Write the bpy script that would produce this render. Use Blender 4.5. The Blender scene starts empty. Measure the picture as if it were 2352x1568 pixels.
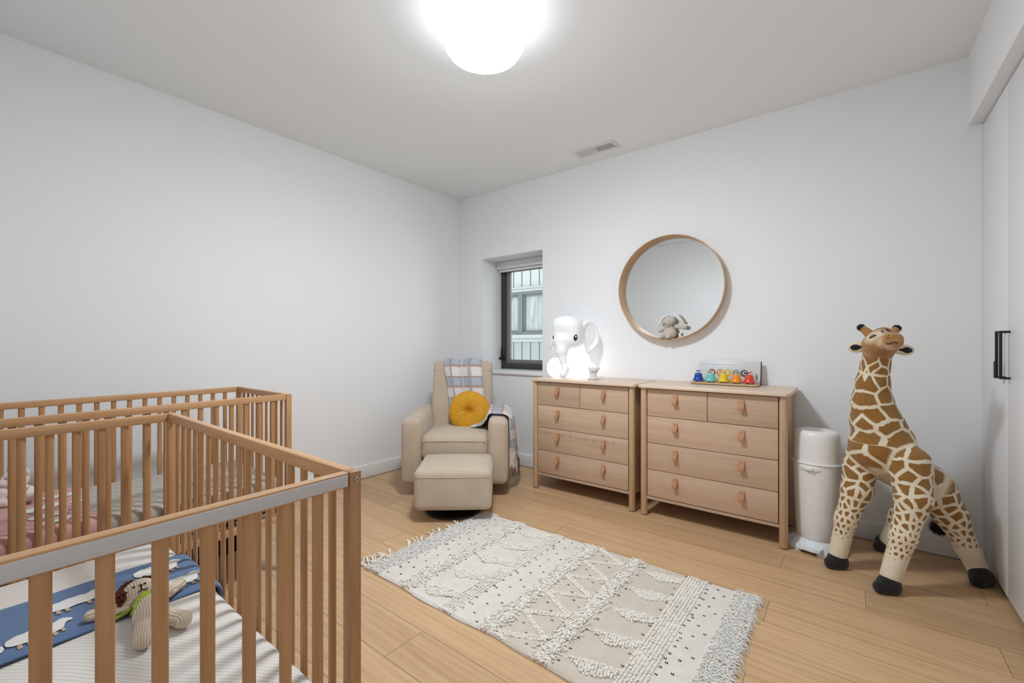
import bpy, bmesh, math, random
import numpy as np
from mathutils import Vector, Matrix, Euler

random.seed(7)
rng = np.random.default_rng(11)
SC = bpy.context.scene
COL = SC.collection
rad = math.radians
PI = math.pi

# ------------------------------------------------------------------ survey of the room
YAW = rad(37.92)
CAMZ = 1.18
FX, FY = -math.sin(YAW), math.cos(YAW)
RX, RY = math.cos(YAW), math.sin(YAW)
XL, XR = -3.38, 0.56            # left wall, closet front
YB, YF = 3.398, -0.17           # back wall, wall behind the camera
ZC = 2.745

def ray(px):
    u = (px - 1176.0) / 1000.0
    return FX + RX * u, FY + RY * u

def onY(px, py, Y):
    rx, ry = ray(px); d = Y / ry
    return Vector((rx * d, Y, CAMZ - d * (py - 790.0) / 1000.0))

def onX(px, py, X):
    rx, ry = ray(px); d = X / rx
    return Vector((X, ry * d, CAMZ - d * (py - 790.0) / 1000.0))

def onZ(px, py, z):
    rx, ry = ray(px); d = (CAMZ - z) * 1000.0 / (py - 790.0)
    return Vector((rx * d, ry * d, z))

# ------------------------------------------------------------------ mesh builder
class MB:
    def __init__(s):
        s.v = []; s.f = []; s.m = []; s.uv = {}
    def add(s, verts, faces, mi=0, M=None):
        o = len(s.v)
        if M is not None:
            verts = [M @ Vector(p) for p in verts]
        s.v.extend([tuple(p) for p in verts])
        for f in faces:
            s.f.append(tuple(i + o for i in f)); s.m.append(mi)
        return o
    def box(s, lo, hi, mi=0, bev=0.0, seg=2, M=None):
        bm = bmesh.new()
        bmesh.ops.create_cube(bm, size=1.0)
        c = [(a + b) / 2 for a, b in zip(lo, hi)]; d = [b - a for a, b in zip(lo, hi)]
        for v in bm.verts:
            v.co = Vector((c[0] + v.co.x * d[0], c[1] + v.co.y * d[1], c[2] + v.co.z * d[2]))
        if bev > 0:
            bmesh.ops.bevel(bm, geom=list(bm.edges), offset=min(bev, min(d) * 0.49), segments=seg, profile=0.5, affect='EDGES', clamp_overlap=True)
        s.bm(bm, mi, M); bm.free()
    def bm(s, bm, mi=0, M=None):
        bm.verts.ensure_lookup_table(); bm.verts.index_update()
        s.add([v.co.copy() for v in bm.verts], [[v.index for v in f.verts] for f in bm.faces], mi, M)
    def tube(s, pts, r, n=10, mi=0, cap=True, closed=False, flat=1.0):
        pts = [Vector(p) for p in pts]
        k = len(pts)
        rr = r if isinstance(r, (list, tuple)) else [r] * k
        up = None; vs = []; fs = []
        for i, p in enumerate(pts):
            a = pts[(i - 1) % k] if (closed or i > 0) else pts[0]
            b = pts[(i + 1) % k] if (closed or i < k - 1) else pts[-1]
            t = (b - a)
            t = t.normalized() if t.length > 1e-9 else Vector((0, 0, 1))
            if up is None:
                up = t.orthogonal().normalized()
                if abs(t.z) < 0.9:
                    up = (Vector((0, 0, 1)) - t * t.z).normalized()
            else:
                up = up - t * up.dot(t)
                up = up.normalized() if up.length > 1e-6 else t.orthogonal().normalized()
            sd = t.cross(up)
            for j in range(n):
                q = 2 * PI * j / n
                vs.append(p + (sd * math.cos(q) + up * (math.sin(q) * flat)) * rr[i])
        m = k if closed else k - 1
        for i in range(m):
            i2 = (i + 1) % k
            for j in range(n):
                j2 = (j + 1) % n
                fs.append((i * n + j, i * n + j2, i2 * n + j2, i2 * n + j))
        if cap and not closed:
            fs.append(tuple(reversed(range(n)))); fs.append(tuple((k - 1) * n + j for j in range(n)))
        s.add(vs, fs, mi)
    def lathe(s, prof, n=32, mi=0, M=None, sx=1.0, sy=1.0):
        vs = []; fs = []; rings = []
        for (r, z) in prof:
            if r < 1e-6:
                rings.append([len(vs)]); vs.append((0, 0, z))
            else:
                ring = []
                for j in range(n):
                    a = 2 * PI * j / n
                    ring.append(len(vs)); vs.append((r * math.cos(a) * sx, r * math.sin(a) * sy, z))
                rings.append(ring)
        for A, B in zip(rings[:-1], rings[1:]):
            if len(A) == 1 and len(B) == 1: continue
            for j in range(n):
                j2 = (j + 1) % n
                if len(A) == 1: fs.append((A[0], B[j2], B[j]))
                elif len(B) == 1: fs.append((A[j], A[j2], B[0]))
                else: fs.append((A[j], A[j2], B[j2], B[j]))
        s.add(vs, fs, mi, M)
    def prism(s, poly, z0, z1, mi=0, M=None):
        n = len(poly)
        vs = [(x, y, z0) for x, y in poly] + [(x, y, z1) for x, y in poly]
        fs = [tuple(reversed(range(n))), tuple(range(n, 2 * n))]
        for j in range(n):
            k = (j + 1) % n
            fs.append((j, k, n + k, n + j))
        s.add(vs, fs, mi, M)
    def grid(s, P, mi=0, closed_u=False):
        """P[i][j] points"""
        a = len(P); b = len(P[0])
        vs = [p for row in P for p in row]; fs = []
        for i in range(a - 1):
            for j in range(b - 1):
                fs.append((i * b + j, i * b + j + 1, (i + 1) * b + j + 1, (i + 1) * b + j))
        return s.add(vs, fs, mi)
    def ell(s, c, r, n=16, m=10, mi=0, M=None):
        prof = [(math.sin(PI * i / m), -math.cos(PI * i / m)) for i in range(m + 1)]
        prof[0] = (0, -1); prof[-1] = (0, 1)
        T = Matrix.Translation(Vector(c)) @ (M if M is not None else Matrix.Identity(4)) @ Matrix.Diagonal((r[0], r[1], r[2], 1))
        s.lathe(prof, n, mi, T)

def softbox(mb, size, r, bulge=(0, 0, 0), mi=0, M=None, n=7, warp=None):
    """upholstered box centred on the origin"""
    h = [d / 2 for d in size]
    def axis(hh):
        rr = min(r, hh * 0.98)
        t = [-hh + rr * (1 - math.cos(PI / 2 * i / 4)) for i in range(4)]
        t += [-hh + rr + (2 * hh - 2 * rr) * i / n for i in range(n + 1)]
        t += [hh - rr * (1 - math.cos(PI / 2 * i / 4)) for i in range(3, -1, -1)]
        return t
    A = [axis(x) for x in h]
    idx = {}; vs = []; fs = []
    rr3 = [min(r, x * 0.98) for x in h]
    def vert(i, j, k):
        key = (i, j, k)
        if key in idx: return idx[key]
        p = [A[0][i], A[1][j], A[2][k]]
        inn = [max(-(h[a] - rr3[a]), min(h[a] - rr3[a], p[a])) for a in range(3)]
        d = Vector([(p[a] - inn[a]) / rr3[a] for a in range(3)])
        if d.length > 1e-9:
            mx = max(abs(x) for x in d)
            d = d.normalized() * mx if mx < 0.999 else d.normalized()
        q = [inn[a] + d[a] * rr3[a] for a in range(3)]
        w = [1 - (p[a] / h[a]) ** 2 for a in range(3)]
        q[0] += bulge[0] * (1 if p[0] > 0 else -1) * (abs(p[0]) / h[0]) ** 4 * w[1] * w[2]
        q[1] += bulge[1] * (1 if p[1] > 0 else -1) * (abs(p[1]) / h[1]) ** 4 * w[0] * w[2]
        q[2] += bulge[2] * (1 if p[2] > 0 else -1) * (abs(p[2]) / h[2]) ** 4 * w[0] * w[1]
        q = Vector(q)
        if warp: q = warp(q)
        idx[key] = len(vs); vs.append(q); return idx[key]
    N = [len(a) for a in A]
    for ax in range(3):
        b, c = (ax + 1) % 3, (ax + 2) % 3
        for side in (0, N[ax] - 1):
            for i in range(N[b] - 1):
                for j in range(N[c] - 1):
                    q = []
                    for (di, dj) in ((0, 0), (1, 0), (1, 1), (0, 1)):
                        t = [0, 0, 0]; t[ax] = side; t[b] = i + di; t[c] = j + dj
                        q.append(vert(*t))
                    if side == 0: q.reverse()
                    fs.append(tuple(q))
    mb.add(vs, fs, mi, M)

ROOTM = {}
def make_obj(name, mb, mats, parent=None, root=None, world=True, origin=None, smooth=True, ang=40, uv=None, attrs=None):
    me = bpy.data.meshes.new(name)
    V = np.array(mb.v, dtype=float).reshape(-1, 3)
    if root is not None and world:
        Mi = np.array(ROOTM[root.name].inverted())
        V = V @ Mi[:3, :3].T + Mi[:3, 3]
    if origin is not None:
        V = V - np.array(origin)
    me.from_pydata(V.tolist(), [], mb.f)
    for m in (mats if isinstance(mats, (list, tuple)) else [mats]):
        me.materials.append(m)
    me.polygons.foreach_set('material_index', mb.m)
    bm = bmesh.new(); bm.from_mesh(me)
    bmesh.ops.recalc_face_normals(bm, faces=bm.faces)
    bm.to_mesh(me); bm.free()
    if uv is not None:
        L = me.uv_layers.new(name='UVMap')
        li = np.zeros(len(me.loops), dtype=np.int32); me.loops.foreach_get('vertex_index', li)
        L.data.foreach_set('uv', np.array(uv, dtype=float)[li].ravel())
    for k, a in (attrs or {}).items():
        at = me.attributes.new(k, 'FLOAT', 'POINT'); at.data.foreach_set('value', np.asarray(a, dtype=np.float32))
    if smooth:
        me.polygons.foreach_set('use_smooth', [True] * len(me.polygons))
        me.set_sharp_from_angle(angle=rad(ang))
    me.update()
    o = bpy.data.objects.new(name, me); COL.objects.link(o)
    if origin is not None: o.location = origin
    if parent is not None: o.parent = parent
    return o

def root(name, loc, rz=0.0):
    o = bpy.data.objects.new(name, None); COL.objects.link(o)
    o.empty_display_size = 0.1
    o.location = loc; o.rotation_euler = (0, 0, rz)
    ROOTM[o.name] = Matrix.Translation(Vector(loc)) @ Matrix.Rotation(rz, 4, 'Z')
    return o

def tag(o, label, cat, group=None, kind=None):
    o['label'] = label; o['category'] = cat
    if group: o['group'] = group
    if kind: o['kind'] = kind
    return o

def structure(o):
    o['kind'] = 'structure'; return o

def copy_child(src, parent, loc=None, rot=None):
    c = src.copy(); COL.objects.link(c); c.parent = parent
    if loc is not None: c.location = loc
    if rot is not None: c.rotation_euler = rot
    return c

def copy_tree(o, parent=None):
    c = o.copy(); COL.objects.link(c)
    if parent is not None: c.parent = parent
    for ch in list(o.children):
        copy_tree(ch, c)
    return c

# ------------------------------------------------------------------ soft shapes (smooth unions, meshed)
def smin(a, b, k):
    h = np.clip(0.5 + 0.5 * (b - a) / k, 0, 1)
    return b * (1 - h) + a * h - k * h * (1 - h)

def prim_eval(pr, X):
    t = pr[0]
    if t == 'cone':
        a, r0, b, r1 = np.array(pr[1]), pr[2], np.array(pr[3]), pr[4]
        ab = b - a; L = max(ab @ ab, 1e-12)
        q = X - a
        s = np.clip((q @ ab) / L, 0, 1)
        return np.linalg.norm(q - s[..., None] * ab, axis=-1) - (r0 + s * (r1 - r0))
    c = np.array(pr[1]); q = X - c
    if len(pr) > (3 if t == 'ell' else 4):
        R = np.array(pr[-1]); q = q @ R          # R columns are the local axes
    if t == 'ell':
        r = np.array(pr[2])
        k0 = np.linalg.norm(q / r, axis=-1); k1 = np.linalg.norm(q / (r * r), axis=-1) + 1e-9
        return k0 * (k0 - 1.0) / k1
    if t == 'rbox':
        hv = np.array(pr[2]) - pr[3]
        d = np.abs(q) - hv
        return np.linalg.norm(np.maximum(d, 0), axis=-1) + np.minimum(d.max(axis=-1), 0) - pr[3]

def prim_box(pr):
    if pr[0] == 'cone':
        a, b = np.array(pr[1]), np.array(pr[3]); r = max(pr[2], pr[4])
        return np.minimum(a, b) - r, np.maximum(a, b) + r
    c = np.array(pr[1]); r = max(pr[2]) * 1.0
    if pr[0] == 'rbox': r = np.linalg.norm(pr[2])
    return c - r, c + r

def sdf_mesh(prims, h, k=0.02, floor=None):
    B = [prim_box(p) for p in prims]
    lo = np.min([b[0] for b in B], axis=0) - k - 3 * h
    hi = np.max([b[1] for b in B], axis=0) + k + 3 * h
    n = np.ceil((hi - lo) / h).astype(int) + 1
    F = np.full(n, 1e3)
    ax = [lo[i] + h * np.arange(n[i]) for i in range(3)]
    for p, b in zip(prims, B):
        kk = k
        i0 = np.maximum(np.floor((b[0] - kk * 1.5 - 2 * h - lo) / h).astype(int), 0)
        i1 = np.minimum(np.ceil((b[1] + kk * 1.5 + 2 * h - lo) / h).astype(int) + 1, n)
        G = np.stack(np.meshgrid(ax[0][i0[0]:i1[0]], ax[1][i0[1]:i1[1]], ax[2][i0[2]:i1[2]], indexing='ij'), -1)
        d = prim_eval(p, G)
        sl = tuple(slice(a, c) for a, c in zip(i0, i1))
        F[sl] = smin(F[sl], d, kk)
    if floor is not None:
        F = np.maximum(F, (floor - ax[2])[None, None, :])
    return surface_nets(F, lo, h)

def surface_nets(F, lo, h):
    n = np.array(F.shape)
    ins = F < 0
    c = [slice(0, -1), slice(1, None)]
    cnt = np.zeros(n - 1); acc = np.zeros(tuple(n - 1) + (3,))
    for ax in range(3):
        o = [i for i in range(3) if i != ax]
        for a in (0, 1):
            for b in (0, 1):
                s0 = [None] * 3; s1 = [None] * 3
                s0[ax] = c[0]; s1[ax] = c[1]
                s0[o[0]] = s1[o[0]] = c[a]; s0[o[1]] = s1[o[1]] = c[b]
                f0 = F[tuple(s0)]; f1 = F[tuple(s1)]
                m = (f0 < 0) != (f1 < 0)
                t = np.where(m, f0 / np.where(m, f0 - f1, 1), 0)
                cnt += m
                acc[..., ax] += np.where(m, t, 0)
                acc[..., o[0]] += np.where(m, a, 0)
                acc[..., o[1]] += np.where(m, b, 0)
    act = cnt > 0
    idx = -np.ones(n - 1, dtype=int); idx[act] = np.arange(act.sum())
    ijk = np.argwhere(act)
    V = lo + h * (ijk + acc[act] / cnt[act][:, None])
    faces = []
    for ax in range(3):
        o = [(ax + 1) % 3, (ax + 2) % 3]
        s0 = [slice(1, -1)] * 3; s1 = [slice(1, -1)] * 3
        s0[ax] = slice(0, -1); s1[ax] = slice(1, None)
        a = ins[tuple(s0)]; b = ins[tuple(s1)]
        base = np.ones(3, dtype=int); base[ax] = 0
        for (flip, m) in ((False, a & ~b), (True, ~a & b)):
            E = np.argwhere(m) + base
            if len(E) == 0: continue
            q = []
            for (da, db) in ((-1, -1), (0, -1), (0, 0), (-1, 0)):
                e = E.copy(); e[:, o[0]] += da; e[:, o[1]] += db
                q.append(idx[e[:, 0], e[:, 1], e[:, 2]])
            Q = np.stack(q, 1)
            if flip: Q = Q[:, ::-1]
            faces.append(Q)
    Q = np.concatenate(faces)
    # a little smoothing
    for _ in range(2):
        s = np.zeros_like(V); w = np.zeros(len(V))
        for i in range(4):
            a, b = Q[:, i], Q[:, (i + 1) % 4]
            np.add.at(s, a, V[b]); np.add.at(w, a, 1); np.add.at(s, b, V[a]); np.add.at(w, b, 1)
        V = V * 0.5 + 0.5 * s / np.maximum(w, 1)[:, None]
    return V, Q

def soft_mb(prims, h, k=0.02, floor=None):
    V, Q = sdf_mesh(prims, h, k, floor)
    mb = MB(); mb.v = [tuple(p) for p in V.tolist()]; mb.f = [tuple(q) for q in Q.tolist()]; mb.m = [0] * len(mb.f)
    return mb

def basis(fwd, up=(0, 0, 1)):
    """3x3 whose columns are side, forward, up"""
    f = Vector(fwd).normalized(); s = f.cross(Vector(up)).normalized(); u = s.cross(f)
    return np.array([[s.x, f.x, u.x], [s.y, f.y, u.y], [s.z, f.z, u.z]])

def m4(R, loc=(0, 0, 0)):
    M = Matrix([list(r) + [0] for r in R.tolist()] + [[0, 0, 0, 1]])
    return Matrix.Translation(Vector(loc)) @ M

def spline(pts, n):
    """Catmull-Rom through points, n samples per span"""
    P = [Vector(p) for p in pts]; out = []
    for i in range(len(P) - 1):
        a = P[max(i - 1, 0)]; b = P[i]; c = P[i + 1]; d = P[min(i + 2, len(P) - 1)]
        for j in range(n):
            t = j / n
            out.append(0.5 * ((2 * b) + (c - a) * t + (2 * a - 5 * b + 4 * c - d) * t * t + (3 * b - a - 3 * c + d) * t ** 3))
    out.append(P[-1]); return out
# ------------------------------------------------------------------ materials
def lin(c):
    return tuple(((x / 255.0) / 12.92 if x / 255.0 <= 0.04045 else ((x / 255.0 + 0.055) / 1.055) ** 2.4) for x in c) + (1.0,)

class NT:
    def __init__(s, name):
        s.m = bpy.data.materials.new(name); s.m.use_nodes = True
        s.t = s.m.node_tree; s.t.nodes.clear()
        s.out = s.t.nodes.new('ShaderNodeOutputMaterial')
        s.p = s.t.nodes.new('ShaderNodeBsdfPrincipled')
        s.t.links.new(s.p.outputs[0], s.out.inputs[0])
    def n(s, typ, **kw):
        nd = s.t.nodes.new(typ)
        for k, v in kw.items():
            if k.startswith('i_'):
                nd.inputs[k[2:].replace('_', ' ')].default_value = v
            else: setattr(nd, k, v)
        return nd
    def l(s, a, b): s.t.links.new(a, b)
    def math(s, op, a, b=None, c=None, clamp=False):
        nd = s.t.nodes.new('ShaderNodeMath'); nd.operation = op; nd.use_clamp = clamp
        for i, x in enumerate((a, b, c)):
            if x is None: continue
            if isinstance(x, (int, float)): nd.inputs[i].default_value = x
            else: s.l(x, nd.inputs[i])
        return nd.outputs[0]
    def mix(s, f, a, b, blend='MIX'):
        nd = s.t.nodes.new('ShaderNodeMix'); nd.data_type = 'RGBA'; nd.blend_type = blend; nd.clamp_factor = True
        for i, x in ((0, f), (6, a), (7, b)):
            if isinstance(x, (int, float)): nd.inputs[i].default_value = x
            elif isinstance(x, tuple): nd.inputs[i].default_value = x
            else: s.l(x, nd.inputs[i])
        return nd.outputs[2]
    def coord(s, which='Object', scale=(1, 1, 1), rot=(0, 0, 0), loc=(0, 0, 0)):
        tc = s.t.nodes.new('ShaderNodeTexCoord'); mp = s.t.nodes.new('ShaderNodeMapping')
        mp.inputs['Scale'].default_value = scale; mp.inputs['Rotation'].default_value = rot; mp.inputs['Location'].default_value = loc
        s.l(tc.outputs[which], mp.inputs[0]); return mp.outputs[0]
    def noise(s, co, scale, detail=3, rough=0.55, dist=0.0):
        nd = s.n('ShaderNodeTexNoise'); nd.inputs['Scale'].default_value = scale; nd.inputs['Detail'].default_value = detail
        nd.inputs['Roughness'].default_value = rough; nd.inputs['Distortion'].default_value = dist
        if co is not None: s.l(co, nd.inputs['Vector'])
        return nd.outputs[0]
    def ramp(s, f, stops, interp='LINEAR'):
        nd = s.n('ShaderNodeValToRGB'); nd.color_ramp.interpolation = interp
        e = nd.color_ramp.elements
        while len(e) < len(stops): e.new(0.5)
        for i, (p, c) in enumerate(stops):
            e[i].position = p; e[i].color = c
        s.l(f, nd.inputs[0]); return nd.outputs[0]
    def bump(s, h, strength=0.2, dist=0.01):
        nd = s.n('ShaderNodeBump'); nd.inputs['Strength'].default_value = strength; nd.inputs['Distance'].default_value = dist
        s.l(h, nd.inputs['Height']); s.l(nd.outputs[0], s.p.inputs['Normal']); return nd
    def col(s, c):
        if isinstance(c, tuple): s.p.inputs['Base Color'].default_value = c
        else: s.l(c, s.p.inputs['Base Color'])
    def set(s, rough=0.5, metal=0.0, spec=None, sheen=None):
        s.p.inputs['Roughness'].default_value = rough; s.p.inputs['Metallic'].default_value = metal
        if spec is not None: s.p.inputs['Specular IOR Level'].default_value = spec
        if sheen is not None:
            s.p.inputs['Sheen Weight'].default_value = sheen; s.p.inputs['Sheen Roughness'].default_value = 0.5
        return s

MAT = {}
def plain(name, c, rough=0.5, metal=0.0, spec=None, sheen=None, bump=0, bscale=60, var=0.0):
    t = NT(name); t.set(rough, metal, spec, sheen)
    base = lin(c)
    if var or bump:
        nz = t.noise(t.coord(), bscale, 4)
        if var:
            dk = tuple(x * (1 - var) for x in base[:3]) + (1,); lt = tuple(min(1, x * (1 + var)) for x in base[:3]) + (1,)
            t.col(t.ramp(nz, [(0.3, dk), (0.7, lt)]))
        else: t.col(base)
        if bump: t.bump(nz, bump, 0.004)
    else: t.col(base)
    MAT[name] = t.m; return t.m

def wood(name, light, mid, dark, axis='X', rough=0.45, scale=1.0, streak=0.55):
    """grain that runs along one object axis"""
    t = NT(name); t.set(rough)
    sc = {'X': (1.2, 26, 26), 'Y': (26, 1.2, 26), 'Z': (26, 26, 1.2)}[axis]
    sc = tuple(x * scale for x in sc)
    oi = t.n('ShaderNodeObjectInfo')
    tc = t.n('ShaderNodeTexCoord'); ad = t.n('ShaderNodeVectorMath', operation='ADD'); mp = t.n('ShaderNodeMapping')
    cmb = t.n('ShaderNodeCombineXYZ')
    rv = t.math('MULTIPLY', oi.outputs['Random'], 9.0)
    for i in range(3): t.l(rv, cmb.inputs[i])
    t.l(tc.outputs['Object'], ad.inputs[0]); t.l(cmb.outputs[0], ad.inputs[1]); t.l(ad.outputs[0], mp.inputs[0])
    mp.inputs['Scale'].default_value = sc
    co = mp.outputs[0]
    a = t.noise(co, 1.0, 4, 0.6, 0.4); b = t.noise(co, 4.5, 3, 0.6)
    mixv = t.math('ADD', t.math('MULTIPLY', a, streak), t.math('MULTIPLY', b, 1 - streak))
    base = t.ramp(mixv, [(0.3, lin(dark)), (0.5, lin(mid)), (0.72, lin(light))])
    tone = t.math('MULTIPLY_ADD', oi.outputs['Random'], 0.12, 0.94)
    c2 = t.n('ShaderNodeCombineColor')
    for i in range(3): t.l(tone, c2.inputs[i])
    t.col(t.mix(1.0, base, c2.outputs[0], 'MULTIPLY'))
    t.bump(b, 0.06, 0.002)
    MAT[name] = t.m; return t.m

plain('wall_paint', (246, 246, 246), 0.75, bump=0.03, bscale=260)
plain('ceiling_paint', (247, 249, 250), 0.85, bump=0.03, bscale=260)
plain('trim_paint', (240, 240, 240), 0.45)
plain('closet_white', (243, 243, 244), 0.42)
plain('vent_white', (228, 228, 224), 0.5)
plain('vent_dark', (205, 205, 200), 0.7)
plain('black_metal', (22, 22, 22), 0.4)
plain('frame_dark', (60, 60, 61), 0.42)
plain('frame_grey', (128, 124, 122), 0.45)
plain('blind_white', (232, 232, 232), 0.6)
plain('base_black', (10, 10, 11), 0.45)
plain('plastic_white', (240, 238, 235), 0.32)
plain('plastic_white_cool', (236, 240, 242), 0.3)
plain('rail_plastic', (196, 194, 194), 0.45)
plain('bolt_metal', (170, 172, 172), 0.3, 1.0)
plain('leather', (184, 128, 86), 0.55, bump=0.15, bscale=300, var=0.08)
plain('brass', (176, 150, 112), 0.35, 0.8)
plain('gap_dark', (74, 50, 32), 0.8)
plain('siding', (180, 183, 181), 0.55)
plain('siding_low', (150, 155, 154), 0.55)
plain('siding_trim', (168, 172, 171), 0.5)
plain('seam_dark', (84, 88, 90), 0.6)
plain('house_window_frame', (108, 112, 112), 0.5)
plain('eye_black', (28, 28, 30), 0.25)
plain('eye_white', (245, 245, 245), 0.3)
plain('box_black', (16, 16, 18), 0.8)
plain('rubber_dark', (40, 36, 32), 0.7)
plain('bell_blue', (22, 66, 160), 0.22)
plain('bell_teal', (112, 200, 190), 0.22)
plain('bell_yellow', (236, 202, 28), 0.22)
plain('bell_orange', (244, 146, 30), 0.22)
plain('bell_red', (226, 66, 44), 0.22)
plain('box_white', (214, 214, 214), 0.4)
plain('disc_red', (186, 52, 50), 0.5)
plain('disc_orange', (214, 148, 62), 0.5)
plain('disc_yellow', (218, 182, 50), 0.5)
plain('disc_teal', (108, 160, 164), 0.5)
plain('disc_navy', (52, 56, 70), 0.5)
plain('letter_white', (236, 236, 236), 0.5)
plain('letter_grey', (150, 150, 150), 0.6)
plain('letter_black', (44, 44, 48), 0.6)
plain('bunny_grey', (206, 194, 182), 0.95, sheen=0.3, bump=0.6, bscale=420, var=0.08)
plain('bunny_ear', (226, 224, 218), 0.95, sheen=0.3, bump=0.5, bscale=420)
plain('bunny_inner', (180, 172, 168), 0.95)
plain('plush_pink', (240, 222, 214), 0.95, sheen=0.3, bump=0.7, bscale=260, var=0.07)
plain('plush_pink_dark', (206, 164, 160), 0.95, sheen=0.3, bump=0.7, bscale=260)
plain('koala_grey', (222, 220, 216), 0.55)
plain('fur_black', (20, 16, 17), 0.9, sheen=0.2, bump=0.8, bscale=300)
plain('ossicone', (172, 120, 62), 0.9, sheen=0.2, bump=0.4, bscale=300, var=0.15)
plain('ear_cream', (226, 208, 178), 0.9, sheen=0.2)
plain('mane_brown', (98, 44, 30), 0.85)
plain('scarf_green', (164, 190, 50), 0.8)
plain('scarf_pink', (178, 120, 132), 0.8)
plain('stitch_black', (26, 24, 26), 0.8)
plain('rug_loop', (240, 233, 222), 0.95, var=0.05, bscale=50)
plain('rug_shag', (243, 239, 231), 0.95, var=0.05, bscale=50)
plain('rug_stitch', (58, 50, 44), 0.9)
plain('rug_stitch_light', (214, 204, 190), 0.9)
plain('sheep_white', (220, 218, 212), 0.9)
plain('sheep_tan', (186, 160, 136), 0.9)
plain('fringe_cream', (226, 216, 202), 0.9)
plain('fringe_brown', (150, 104, 78), 0.9)
plain('fringe_blue', (150, 166, 182), 0.9)
plain('slat_base', (150, 128, 104), 0.7)

wood('dresser_x', (212, 184, 158), (203, 172, 145), (190, 157, 130), 'X', 0.42, 0.55)
wood('dresser_top', (228, 206, 184), (220, 195, 171), (208, 182, 157), 'X', 0.4, 0.6)
wood('dresser_z', (216, 186, 152), (206, 173, 138), (192, 157, 122), 'Z', 0.42)
wood('crib_z', (196, 152, 108), (182, 136, 92), (162, 116, 75), 'Z', 0.42)
wood('crib_x', (208, 166, 122), (196, 151, 108), (178, 133, 91), 'X', 0.42)
wood('crib_y', (208, 166, 122), (196, 151, 108), (178, 133, 91), 'Y', 0.42)
def figured():
    """drawer front with a darker mottled streak in the board"""
    m = MAT['dresser_x'].copy(); m.name = 'dresser_x_figured'; tr = m.node_tree
    pb = [n for n in tr.nodes if n.type == 'BSDF_PRINCIPLED'][0]; src = pb.inputs['Base Color'].links[0].from_socket
    tc = tr.nodes.new('ShaderNodeTexCoord'); sx = tr.nodes.new('ShaderNodeSeparateXYZ'); tr.links.new(tc.outputs['Object'], sx.inputs[0])
    def mth(op, a, b=None, cl=False):
        nd = tr.nodes.new('ShaderNodeMath'); nd.operation = op; nd.use_clamp = cl
        for i, x in enumerate((a, b)):
            if x is None: continue
            if isinstance(x, (int, float)): nd.inputs[i].default_value = x
            else: tr.links.new(x, nd.inputs[i])
        return nd.outputs[0]
    ln = mth('ADD', mth('MULTIPLY', sx.outputs[0], -0.02), 0.468)
    dz = mth('DIVIDE', mth('ABSOLUTE', mth('SUBTRACT', sx.outputs[2], ln)), 0.022)
    band = mth('SUBTRACT', 1.15, dz, True)
    mp = tr.nodes.new('ShaderNodeMapping'); mp.inputs['Scale'].default_value = (60, 1, 12); tr.links.new(tc.outputs['Object'], mp.inputs[0])
    nz = tr.nodes.new('ShaderNodeTexNoise'); nz.inputs['Scale'].default_value = 1.0; nz.inputs['Detail'].default_value = 3; tr.links.new(mp.outputs[0], nz.inputs['Vector'])
    f = mth('MULTIPLY', band, mth('MULTIPLY', mth('SUBTRACT', nz.outputs[0], 0.36, True), 1.9))
    mx = tr.nodes.new('ShaderNodeMix'); mx.data_type = 'RGBA'; mx.clamp_factor = True
    tr.links.new(f, mx.inputs[0]); tr.links.new(src, mx.inputs[6]); mx.inputs[7].default_value = lin((150, 116, 98)); tr.links.new(mx.outputs[2], pb.inputs['Base Color'])
    MAT['dresser_x_figured'] = m
figured()
wood('mirror_wood', (216, 182, 144), (204, 166, 126), (186, 146, 106), 'X', 0.4, 0.4)
wood('toy_wood', (220, 192, 160), (206, 174, 140), (190, 156, 122), 'X', 0.5, 1.5)

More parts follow.
